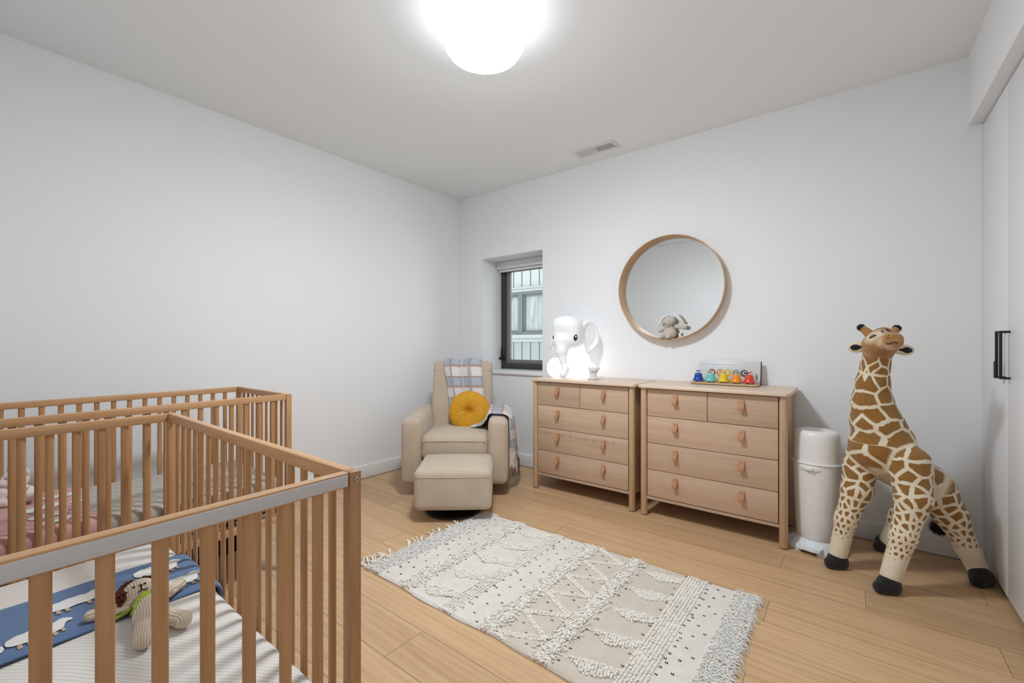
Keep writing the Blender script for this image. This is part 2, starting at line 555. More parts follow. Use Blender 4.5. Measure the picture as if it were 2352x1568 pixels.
def floor_mat():
    t = NT('oak_floor'); t.set(0.42)
    at = t.n('ShaderNodeAttribute', attribute_name='tone'); ao = t.n('ShaderNodeAttribute', attribute_name='shift')
    tc = t.n('ShaderNodeTexCoord'); sx = t.n('ShaderNodeSeparateXYZ'); t.l(tc.outputs['Object'], sx.inputs[0])
    cb = t.n('ShaderNodeCombineXYZ')
    t.l(t.math('MULTIPLY_ADD', ao.outputs['Fac'], 37.0, sx.outputs[0]), cb.inputs[0])
    t.l(t.math('MULTIPLY_ADD', ao.outputs['Fac'], 91.0, sx.outputs[1]), cb.inputs[1])
    mp = t.n('ShaderNodeMapping'); mp.inputs['Scale'].default_value = (0.9, 15, 1); t.l(cb.outputs[0], mp.inputs[0])
    a = t.noise(mp.outputs[0], 1.6, 5, 0.6, 0.8)
    mp2 = t.n('ShaderNodeMapping'); mp2.inputs['Scale'].default_value = (4, 90, 1); t.l(cb.outputs[0], mp2.inputs[0])
    b = t.noise(mp2.outputs[0], 1.5, 3, 0.6)
    mp3 = t.n('ShaderNodeMapping'); mp3.inputs['Scale'].default_value = (1.1, 7, 1); t.l(cb.outputs[0], mp3.inputs[0])
    w = t.n('ShaderNodeTexWave', wave_type='BANDS', bands_direction='Y'); w.inputs['Scale'].default_value = 1.4
    w.inputs['Distortion'].default_value = 7.0; w.inputs['Detail'].default_value = 3; w.inputs['Detail Scale'].default_value = 0.9
    t.l(mp3.outputs[0], w.inputs['Vector'])
    g = t.math('ADD', t.math('ADD', t.math('MULTIPLY', a, 0.6), t.math('MULTIPLY', b, 0.3)), t.math('MULTIPLY', w.outputs['Fac'], 0.1))
    base = t.ramp(g, [(0.28, lin((184, 146, 108))), (0.5, lin((203, 165, 124))), (0.72, lin((214, 178, 138)))])
    c2 = t.n('ShaderNodeCombineColor')
    t.l(at.outputs['Fac'], c2.inputs[0]); t.l(t.math('POWER', at.outputs['Fac'], 1.08), c2.inputs[1]); t.l(t.math('POWER', at.outputs['Fac'], 1.12), c2.inputs[2])
    t.col(t.mix(1.0, base, c2.outputs[0], 'MULTIPLY'))
    t.bump(b, 0.05, 0.002)
    MAT['oak_floor'] = t.m
floor_mat()

def fabric(name, c, c2, scale=900, rough=0.95, sheen=0.25, bump=0.25):
    t = NT(name); t.set(rough, sheen=sheen)
    a = t.noise(t.coord('Object', (1, 1, 1)), scale, 2, 0.7); b = t.noise(t.coord(), 7, 3)
    m = t.math('ADD', t.math('MULTIPLY', a, 0.7), t.math('MULTIPLY', b, 0.3))
    t.col(t.ramp(m, [(0.36, lin(c2)), (0.62, lin(c))]))
    t.bump(a, bump, 0.002); MAT[name] = t.m
fabric('chair_linen', (203, 185, 163), (186, 167, 145), 420)
fabric('blue_knit', (92, 118, 156), (78, 104, 140), 500)
fabric('pink_knit', (212, 164, 158), (198, 146, 142), 500)

def velvet():
    t = NT('mustard_velvet'); t.set(0.8, sheen=0.35)
    b = t.noise(t.coord(), 30, 3)
    t.col(t.ramp(b, [(0.3, lin((204, 142, 22))), (0.7, lin((216, 156, 32)))]))
    t.p.inputs['Sheen Tint'].default_value = lin((250, 200, 90))
    MAT['mustard_velvet'] = t.m
velvet()

def knit(name, c, c2, n=170):
    t = NT(name); t.set(0.9, sheen=0.2)
    at = t.n('ShaderNodeAttribute', attribute_name='rib')
    s = t.math('SINE', t.math('MULTIPLY', at.outputs['Fac'], 1.0))
    b = t.noise(t.coord(), 500, 2)
    m = t.math('ADD', t.math('MULTIPLY_ADD', s, 0.28, 0.5), t.math('MULTIPLY_ADD', b, 0.3, -0.15))
    t.col(t.ramp(m, [(0.15, lin(c2)), (0.5, lin(c))]))
    t.bump(s, 0.5, 0.003); MAT[name] = t.m
knit('lion_knit', (228, 214, 192), (192, 170, 142))

def dashes(name, base, mark, mark2, ku, kv, su=0.5, sv=0.55, soft=0.08, jitter=0.0, mixn=1.0):
    """short brush marks in staggered rows"""
    t = NT(name); t.set(0.9, sheen=0.15)
    tc = t.n('ShaderNodeTexCoord'); sx = t.n('ShaderNodeSeparateXYZ'); t.l(tc.outputs['Object'], sx.inputs[0])
    nz = t.noise(tc.outputs['Object'], 9, 2)
    wob = t.math('MULTIPLY_ADD', nz, jitter, -jitter / 2)
    u = t.math('MULTIPLY', t.math('ADD', sx.outputs[0], wob), ku)
    row = t.math('FLOOR', u)
    fu = t.math('FRACT', u)
    off = t.math('MULTIPLY', t.math('FRACT', t.math('MULTIPLY', row, 0.618)), 1.0)
    v = t.math('ADD', t.math('MULTIPLY', sx.outputs[1], kv), off)
    fv = t.math('FRACT', v)
    du = t.math('DIVIDE', t.math('ABSOLUTE', t.math('SUBTRACT', fu, 0.5)), su / 2)
    dv = t.math('DIVIDE', t.math('ABSOLUTE', t.math('SUBTRACT', fv, 0.5)), sv / 2)
    d = t.math('ADD', t.math('POWER', du, 2.0), t.math('POWER', dv, 2.0))
    f = t.math('MULTIPLY', t.math('SUBTRACT', 1.0 + soft, d), 1 / (2 * soft), clamp=True)
    big = t.noise(tc.outputs['Object'], 5, 2)
    mk = t.mix(t.ramp(big, [(0.4, (0, 0, 0, 1)), (0.6, (1, 1, 1, 1))]), lin(mark), lin(mark2))
    t.col(t.mix(t.math('MULTIPLY', f, mixn), lin(base), mk))
    fold = t.noise(t.coord('Object', (1, 1, 1)), 6.5, 3, 0.5, 0.6)
    t.bump(fold, 0.35, 0.03); MAT[name] = t.m
dashes('sheet_drops', (226, 220, 213), (150, 158, 158), (190, 170, 146), 150, 84, 0.46, 0.6, 0.45, 0.006, 0.72)
dashes('sheet_grey', (176, 168, 156), (226, 224, 218), (226, 224, 218), 26, 24, 0.13, 0.42, 0.3, 0.02)

def plaid():
    t = NT('plaid_wool'); t.set(0.95, sheen=0.35)
    tc = t.n('ShaderNodeTexCoord'); sx = t.n('ShaderNodeSeparateXYZ'); t.l(tc.outputs['UV'], sx.inputs[0])
    nz = t.noise(tc.outputs['UV'], 60, 3); nb = t.noise(tc.outputs['UV'], 260, 2)
    U = t.math('ADD', sx.outputs[0], t.math('MULTIPLY_ADD', nz, 0.012, -0.006))
    V = t.math('ADD', sx.outputs[1], t.math('MULTIPLY_ADD', nz, 0.012, -0.006))
    fv = t.math('FRACT', t.math('DIVIDE', V, 0.19)); fu = t.math('FRACT', t.math('DIVIDE', U, 0.17))
    bl = t.math('LESS_THAN', fv, 0.5)
    bu = t.math('LESS_THAN', fu, 0.55)
    blue = t.math('MULTIPLY_ADD', bl, 0.75, t.math('MULTIPLY', bu, 0.2))
    c = t.mix(blue, lin((226, 220, 214)), lin((140, 158, 178)))
    def stripe(f, c0, w):
        return t.math('LESS_THAN', t.math('ABSOLUTE', t.math('SUBTRACT', f, c0)), w)
    br = t.math('MAXIMUM', stripe(fv, 0.5, 0.06), stripe(fv, 0.03, 0.05))
    c = t.mix(t.math('MULTIPLY', br, 0.85), c, lin((164, 120, 94)))
    gr = stripe(fu, 0.55, 0.08)
    c = t.mix(t.math('MULTIPLY', gr, 0.7), c, lin((150, 128, 118)))
    cr = stripe(fu, 0.2, 0.04)
    c = t.mix(t.math('MULTIPLY', cr, 0.5), c, lin((206, 200, 198)))
    t.col(t.mix(t.math('MULTIPLY_ADD', nb, 0.5, -0.1), c, lin((224, 220, 216))))
    t.bump(nb, 0.5, 0.004); MAT['plaid_wool'] = t.m
plaid()

def rug_weave():
    t = NT('rug_weave'); t.set(0.95)
    tc = t.n('ShaderNodeTexCoord'); sx = t.n('ShaderNodeSeparateXYZ'); t.l(tc.outputs['Object'], sx.inputs[0])
    u = t.math('SINE', t.math('MULTIPLY', sx.outputs[0], 900)); v = t.math('SINE', t.math('MULTIPLY', sx.outputs[1], 700))
    h = t.math('MULTIPLY_ADD', u, 0.5, t.math('MULTIPLY', v, 0.5))
    at = t.n('ShaderNodeAttribute', attribute_name='beige')
    big = t.noise(tc.outputs['Object'], 14, 3)
    a = t.mix(at.outputs['Fac'], lin((232, 225, 215)), lin((216, 204, 188)))
    dk = t.mix(0.16, a, lin((120, 104, 90)))
    t.col(t.mix(t.ramp(t.math('MULTIPLY_ADD', h, 0.25, t.math('MULTIPLY', big, 1.0)), [(0.3, (0, 0, 0, 1)), (0.75, (1, 1, 1, 1))]), dk, a))
    t.bump(h, 0.5, 0.002); MAT['rug_weave'] = t.m
rug_weave()

def giraffe():
    t = NT('giraffe_plush'); t.set(0.9, sheen=0.3)
    co = t.coord()
    sm = t.n('ShaderNodeAttribute', attribute_name='leg').outputs['Fac']     # 0 trunk .. 1 lower leg
    bare = t.n('ShaderNodeAttribute', attribute_name='bare').outputs['Fac']
    head = t.n('ShaderNodeAttribute', attribute_name='head').outputs['Fac']
    pale = t.n('ShaderNodeAttribute', attribute_name='pale').outputs['Fac']
    cb = t.n('ShaderNodeCombineXYZ')
    wv = t.noise(co, 13, 2)
    wob = t.math('MULTIPLY_ADD', wv, 0.5, -0.25)
    t.l(t.math('ADD', t.n('ShaderNodeAttribute', attribute_name='pu').outputs['Fac'], wob), cb.inputs[0])
    t.l(t.math('ADD', t.n('ShaderNodeAttribute', attribute_name='pv').outputs['Fac'], wob), cb.inputs[1])
    v = t.n('ShaderNodeTexVoronoi', feature='DISTANCE_TO_EDGE', voronoi_dimensions='2D'); v.inputs['Scale'].default_value = 1.0
    v.inputs['Randomness'].default_value = 0.8; t.l(cb.outputs[0], v.inputs['Vector'])
    d = t.math('SUBTRACT', v.outputs['Distance'], t.math('MULTIPLY_ADD', sm, 0.17, 0.09))
    spot = t.math('MULTIPLY_ADD', d, 26.0, 0.5, clamp=True)
    spot = t.math('MULTIPLY', spot, t.math('SUBTRACT', 1.0, bare, clamp=True))
    fine = t.noise(co, 120, 3); fz = t.noise(co, 600, 2)
    cream = t.ramp(fine, [(0.3, lin((228, 212, 182))), (0.7, lin((240, 228, 204)))])
    brown = t.ramp(fine, [(0.3, lin((134, 92, 34))), (0.7, lin((158, 112, 48)))])
    hb = t.ramp(t.noise(co, 26, 3), [(0.35, lin((152, 106, 52))), (0.65, lin((184, 138, 84)))])
    c = t.mix(spot, cream, brown)
    c = t.mix(head, c, hb)
    c = t.mix(pale, c, lin((222, 200, 166)))
    t.col(c); t.bump(fz, 0.4, 0.003)
    MAT['giraffe_plush'] = t.m
giraffe()

def glow(name, c, strength, base=(235, 235, 235)):
    t = NT(name); t.set(0.5); t.col(lin(base))
    t.p.inputs['Emission Color'].default_value = lin(c); t.p.inputs['Emission Strength'].default_value = strength
    MAT[name] = t.m
glow('lamp_glass', (238, 247, 255), 71.0)
glow('lamp_side', (238, 247, 255), 3.4)
glow('lamp_shoulder', (243, 249, 255), 1.6)
glow('elephant_head', (250, 252, 255), 0.06)
glow('elephant_body', (250, 252, 255), 0.40)

def mirror():
    t = NT('mirror_glass'); t.set(0.01, 1.0); t.col(lin((236, 238, 238))); MAT['mirror_glass'] = t.m
mirror()
def pane(name='window_glass'):
    t = NT(name)
    tr = t.n('ShaderNodeBsdfTransparent'); tr.inputs[0].default_value = (0.95, 0.98, 0.97, 1)
    gl = t.n('ShaderNodeBsdfGlossy'); gl.inputs['Roughness'].default_value = 0.02
    fr = t.n('ShaderNodeFresnel'); fr.inputs[0].default_value = 1.3
    mx = t.n('ShaderNodeMixShader'); t.l(fr.outputs[0], mx.inputs[0]); t.l(tr.outputs[0], mx.inputs[1]); t.l(gl.outputs[0], mx.inputs[2])
    t.l(mx.outputs[0], t.out.inputs[0]); MAT[name] = t.m
pane()
def house_glass():
    t = NT('house_glass'); t.set(0.15)
    tc = t.n('ShaderNodeTexCoord'); sx = t.n('ShaderNodeSeparateXYZ'); t.l(tc.outputs['Object'], sx.inputs[0])
    nz = t.noise(t.coord('Object', (5, 1, 0.8)), 3, 3)
    t.col(t.ramp(nz, [(0.35, lin((142, 150, 150))), (0.65, lin((174, 180, 178)))])); MAT['house_glass'] = t.m
house_glass()
M = MAT
# ------------------------------------------------------------------ camera, world, light
cam = bpy.data.cameras.new('camera'); cam.sensor_width = 36.0; cam.sensor_fit = 'HORIZONTAL'
cam.lens = 36.0 * 1000.0 / 2352.0; cam.shift_y = 6.0 / 2352.0; cam.clip_start = 0.01
co = bpy.data.objects.new('camera', cam); COL.objects.link(co)
co.location = (0, 0, CAMZ); co.rotation_euler = (PI / 2, 0, YAW)
SC.camera = co
SC.view_settings.view_transform = 'Standard'; SC.view_settings.look = 'None'
SC.view_settings.gamma = 1.0; SC.view_settings.use_curve_mapping = False
SC.view_settings.exposure = 1.1
w = bpy.data.worlds.new('overcast_sky'); SC.world = w; w.use_nodes = True
bg = w.node_tree.nodes['Background']; bg.inputs[0].default_value = (0.93, 0.98, 1.0, 1); bg.inputs[1].default_value = 1.05

# ------------------------------------------------------------------ room shell
def one(name, fn, mats, **kw):
    mb = MB(); fn(mb); return make_obj(name, mb, mats, **kw)

WX0, WX1, WZ0, WZ1 = -3.046, -2.285, 0.91, 2.067      # window opening
def back(mb):
    y0, y1 = YB, 3.80
    mb.box((XL - 0.1, y0, -0.05), (WX0, y1, ZC + 0.05)); mb.box((WX1, y0, -0.05), (1.4, y1, ZC + 0.05))
    mb.box((WX0, y0, -0.05), (WX1, y1, WZ0 - 0.032)); mb.box((WX0, y0, WZ1), (WX1, y1, ZC + 0.05))
structure(one('wall_back', back, M['wall_paint'], smooth=False))
structure(one('wall_left', lambda m: m.box((XL - 0.12, YF - 0.12, -0.05), (XL, 3.8, ZC + 0.05)), M['wall_paint'], smooth=False))
structure(one('wall_front', lambda m: m.box((XL - 0.1, YF - 0.12, -0.05), (1.4, YF, ZC + 0.05)), M['wall_paint'], smooth=False))
structure(one('ceiling', lambda m: m.box((XL - 0.1, YF - 0.1, ZC), (1.4, 3.8, ZC + 0.08)), M['ceiling_paint'], smooth=False))
def rightwall(m):
    m.box((XR + 0.02, YF - 0.1, -0.05), (1.4, 2.005, ZC + 0.05))
    m.box((XR + 0.035, 2.005, 2.36), (1.4, YB, ZC + 0.05))
    m.box((XR + 0.6, 2.005, -0.05), (1.4, YB, 2.36))
structure(one('wall_right', rightwall, M['wall_paint'], smooth=False))
structure(one('trim_1', lambda m: m.box((0.505, YF, 2.3686), (XR + 0.035, YB, ZC), 0), M['wall_paint'], smooth=False))
# baseboards
structure(one('baseboard_left', lambda m: m.box((XL, YF, 0.004), (XL + 0.013, YB, 0.115), 0, 0.004), M['trim_paint']))
structure(one('baseboard_back', lambda m: m.box((XL + 0.013, YB - 0.013, 0.004), (XR + 0.02, YB, 0.115), 0, 0.004), M['trim_paint']))

# closet doors with bar pulls
def door(i, y0, y1):
    d = structure(one('door_%d' % i, lambda m: m.box((XR, y0 + 0.0015, 0.031), (XR + 0.022, y1 - 0.0015, 2.362), 0, 0.0015), M['closet_white']))
    return d
d1 = door(1, 2.936, YB - 0.002); d2 = door(2, 2.471, 2.936); d3 = door(3, 2.006, 2.471)
def pull(m, y):
    x = XR
    m.box((x - 0.034, y - 0.005, 1.022), (x - 0.024, y + 0.005, 1.240), 0, 0.001)
    for z in (1.022, 1.230):
        m.box((x - 0.024, y - 0.005, z), (x, y + 0.005, z + 0.010), 0, 0.001)
h1 = one('door_handle', lambda m: pull(m, 2.936 + 0.034), M['black_metal'], parent=d1)
one('latch', lambda m: m.box((XR - 0.036, 2.9755, 1.022), (XR - 0.022, 2.988, 1.100), 0, 0.002), M['black_metal'], parent=h1)
one('door_handle', lambda m: pull(m, 2.936 - 0.036), M['black_metal'], parent=d2)

# ------------------------------------------------------------------ floor: planks laid along X
def build_floor():
    wd = 0.1865; y0 = 2.68
    joints = {0: [-0.294], -1: [], 1: [-1.87, 0.052], 2: [-1.467], 3: [-0.296, -2.2], 4: [-2.67, -0.75], 5: [-1.1, -3.0], 6: [-2.213, -0.3], 7: [-1.27], 8: [-0.62, -2.53], 9: [-1.39]}
    tones = {(1, 0.052): 0.84, (7, -1.27): 0.86, (4, -9): 0.80, (0, -9): 0.9, (3, -2.2): 0.92, (9, -1.39): 0.95}
    V = []; Fc = []; tone = []; shift = []; mi = []
    lo, hi = XL - 0.02, 1.2
    g = 0.0007
    r = random.Random(5)
    for k in range(-5, 17):
        # k = row index counted toward the camera; row spans [y0-wd*k, y0-wd*k+wd]
        a = y0 - wd * k; b = a + wd
        js = joints.get(k)
        if js is None or len(js) == 0: js = [r.uniform(-3.2, -1.4)]
        js = sorted(js)
        ext = list(js)
        while ext[-1] < hi: ext.append(ext[-1] + 1.92)
        while ext[0] > lo: ext.insert(0, ext[0] - 1.92)
        for x0, x1 in zip(ext[:-1], ext[1:]):
            s, e = max(x0, lo), min(x1, hi)
            if e - s < 0.01: continue
            t = r.uniform(0.93, 1.05)
            for (kk, xx), tv in tones.items():
                if kk == k and (abs(x0 - xx) < 0.02 or (xx == -9 and x0 < js[0] - 0.5 and x0 < -1.5)): t = tv
            sh = r.random()
            n = len(V)
            V += [(s + g, a + g, 0), (e - g, a + g, 0), (e - g, b - g, 0), (s + g, b - g, 0)]
            Fc.append((n, n + 1, n + 2, n + 3)); mi.append(0)
            tone += [t] * 4; shift += [sh] * 4
    n = len(V)
    V += [(lo - 0.1, -1.0, -0.0012), (hi + 0.1, -1.0, -0.0012), (hi + 0.1, 3.9, -0.0012), (lo - 0.1, 3.9, -0.0012),
          (lo - 0.1, -1.0, -0.06), (hi + 0.1, -1.0, -0.06), (hi + 0.1, 3.9, -0.06), (lo - 0.1, 3.9, -0.06)]
    for f in ((0, 1, 2, 3), (7, 6, 5, 4), (0, 4, 5, 1), (1, 5, 6, 2), (2, 6, 7, 3), (3, 7, 4, 0)):
        Fc.append(tuple(n + i for i in f)); mi.append(1)
    tone += [1] * 8; shift += [0] * 8
    mb = MB(); mb.v = V; mb.f = Fc; mb.m = mi
    me = make_obj('floor', mb, [M['oak_floor'], M['gap_dark']], smooth=False, attrs={'tone': tone, 'shift': shift})
    # plank tops must look up
    for p in me.data.polygons:
        if p.material_index == 0 and p.normal.z < 0: p.flip()
    structure(me)
build_floor()

# ------------------------------------------------------------------ window
def ring(m, x0, x1, z0, z1, y0, y1, w, mi=0, bev=0.003):
    m.box((x0, y0, z0), (x0 + w, y1, z1), mi, bev); m.box((x1 - w, y0, z0), (x1, y1, z1), mi, bev)
    m.box((x0 + w, y0, z0), (x1 - w, y1, z0 + w), mi, bev); m.box((x0 + w, y0, z1 - w), (x1 - w, y1, z1), mi, bev)
win = structure(one('window_1', lambda m: ring(m, WX0, WX1, WZ0 + 0.001, WZ1, 3.715, 3.79, 0.062), M['frame_dark']))
one('sash', lambda m: ring(m, WX0 + 0.06, WX1 - 0.06, WZ0 + 0.06, WZ1 - 0.06, 3.73, 3.775, 0.042), M['frame_grey'], parent=win)
one('glass_pane', lambda m: m.box((WX0 + 0.10, 3.75, WZ0 + 0.10), (WX1 - 0.10, 3.754, WZ1 - 0.10)), M['window_glass'], parent=win)
one('window_sill', lambda m: m.box((WX0 - 0.012, YB - 0.02, WZ0 - 0.031), (WX1 + 0.0, 3.72, WZ0), 0, 0.004), M['trim_paint'], parent=win)
def crank(m):
    x = WX0 + 0.03; z = 1.035
    m.box((x - 0.028, 3.69, z - 0.028), (x + 0.02, 3.716, z + 0.012), 0, 0.005)
    m.tube([(x + 0.0, 3.692, z), (x + 0.006, 3.68, z + 0.05), (x + 0.0, 3.684, z + 0.11)], [0.009, 0.010, 0.006], 8)
    m.tube([(x - 0.024, 3.69, z - 0.012), (x - 0.045, 3.665, z - 0.012)], [0.009, 0.011], 8)
one('window_crank', crank, M['black_metal'], parent=win)

t = root('roller_blind', (WX0 + 0.38, 3.67, 1.985))
tag(t, 'white roller blind rolled up at the top of the small window', 'blind')
one('cassette', lambda m: m.box((WX0 + 0.004, 3.625, 1.985), (WX1 - 0.004, 3.712, WZ1 - 0.002), 0, 0.006), M['blind_white'], parent=t, root=t)
one('bottom_bar', lambda m: m.box((WX0 + 0.02, 3.652, 1.957), (WX1 - 0.02, 3.672, 1.984), 0, 0.006), M['blind_white'], parent=t, root=t)

# ------------------------------------------------------------------ neighbouring house seen through the window
HY = 6.0
t = root('neighbouring_house', (-4.2, HY, 0))
tag(t, 'pale grey house with vertical siding and a wide window outside the window', 'building')
def hz(py, px=1171): return onY(px, py, HY).z
zU, zW1, zW0, zL = hz(665), hz(673), hz(769), hz(777)
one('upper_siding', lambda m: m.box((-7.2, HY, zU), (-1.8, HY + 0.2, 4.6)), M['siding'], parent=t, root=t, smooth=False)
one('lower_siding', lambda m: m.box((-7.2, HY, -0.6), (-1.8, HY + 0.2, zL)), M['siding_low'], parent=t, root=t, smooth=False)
def seams(m, z0, z1):
    for k in range(-14, 14):
        x = -4.457 + 0.181 * k
        if -7.2 < x < -1.8: m.box((x - 0.006, HY - 0.006, z0), (x + 0.006, HY, z1), 0)
one('upper_seams', lambda m: seams(m, zU + 0.02, 4.6), M['seam_dark'], parent=t, root=t, smooth=False)
one('lower_seams', lambda m: seams(m, -0.6, zL - 0.05), M['seam_dark'], parent=t, root=t, smooth=False)
def band(m, z0, z1, out): m.box((-7.2, HY - out, z0), (-1.8, HY + 0.1, z1), 0, 0.004)
one('window_head_trim', lambda m: (band(m, zW1, zU, 0.03), band(m, zU - 0.012, zU + 0.02, 0.05)), M['siding_trim'], parent=t, root=t)
one('window_sill_trim', lambda m: (band(m, zL, zW0, 0.06), band(m, zL - 0.06, zL - 0.0, 0.025)), M['siding_trim'], parent=t, root=t)
wx = [-4.86, -4.49, -1.85]
def hw(m):
    for a, b in zip(wx[:-1], wx[1:]):
        ring(m, a + (0.0), b, zW0, zW1, HY - 0.01, HY + 0.09, 0.045)
        ring(m, a + 0.045, b - 0.045, zW0 + 0.045, zW1 - 0.045, HY + 0.02, HY + 0.08, 0.03)
hwo = one('house_window', hw, M['house_window_frame'], parent=t, root=t)
for a, b in zip(wx[:-1], wx[1:]):
    one('pane', lambda m: m.box((a + 0.07, HY + 0.055, zW0 + 0.07), (b - 0.07, HY + 0.065, zW1 - 0.07)), M['house_glass'], parent=hwo, root=t, smooth=False)
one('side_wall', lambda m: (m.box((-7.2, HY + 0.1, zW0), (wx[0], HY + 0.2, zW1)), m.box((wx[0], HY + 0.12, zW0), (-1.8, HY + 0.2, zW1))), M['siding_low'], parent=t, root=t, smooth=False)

# ------------------------------------------------------------------ ceiling lamp and vent
LX, LY = -1.377, 1.551
t = root('ceiling_lamp', (LX, LY, ZC))
tag(t, 'round white glowing drum ceiling lamp in the middle of the ceiling', 'lamp')
mb = MB()
mb.lathe([(0, -0.004), (0.132, -0.004), (0.136, -0.0), (0.136, -0.0)][:3] + [(0.136, 0.0)], 48)
mb = MB(); mb.lathe([(0, -0.024), (0.13, -0.024), (0.135, -0.02), (0.135, -0.001), (0, -0.001)], 48)
make_obj('mounting_plate', mb, M['vent_white'], parent=t)
R = 0.193
prof = [(0, -0.025), (0.12, -0.026), (0.165, -0.036), (R - 0.004, -0.062), (R, -0.085), (R, -0.125), (R - 0.006, -0.152), (R - 0.024, -0.178), (R - 0.055, -0.197), (R - 0.1, -0.208), (0.05, -0.213), (0, -0.214)]
mb = MB(); mb.lathe(prof[:5], 64, 2); mb.lathe(prof[4:8], 64, 1); mb.lathe(prof[7:], 64, 0); make_obj('glass_shade', mb, [M['lamp_glass'], M['lamp_side'], M['lamp_shoulder']], parent=t, ang=70)

t = root('ceiling_vent', (-1.62, 3.175, ZC))
tag(t, 'small white louvred air vent in the ceiling above the window wall', 'vent')
vx0, vx1, vy0, vy1 = -1.80, -1.44, 3.105, 3.245
def vf(m):
    z0, z1 = ZC - 0.007, ZC - 0.0005; w = 0.026
    m.box((vx0, vy0, z0), (vx1, vy0 + w, z1), 0, 0.002); m.box((vx0, vy1 - w, z0), (vx1, vy1, z1), 0, 0.002)
    m.box((vx0, vy0 + w, z0), (vx0 + w, vy1 - w, z1), 0, 0.002); m.box((vx1 - w, vy0 + w, z0), (vx1, vy1 - w, z1), 0, 0.002)
one('vent_frame', vf, M['vent_white'], parent=t, root=t)
one('vent_throat', lambda m: m.box((vx0 + 0.02, vy0 + 0.02, ZC - 0.0012), (vx1 - 0.02, vy1 - 0.02, ZC - 0.0004)), M['vent_dark'], parent=t, root=t)
n = 16
for i in range(n):
    x = vx0 + 0.034 + (vx1 - vx0 - 0.068) * i / (n - 1)
    sg = -1 if i < n // 2 else 1
    Mx = Matrix.Translation((x, 3.175, ZC - 0.004)) @ Matrix.Rotation(sg * rad(35), 4, 'Y')
    mb = MB(); mb.box((-0.0055, -0.044, -0.001), (0.0055, 0.044, 0.001), 0, 0, M=Mx)
    make_obj('louvre', mb, M['vent_white'], parent=t, root=t, smooth=False)
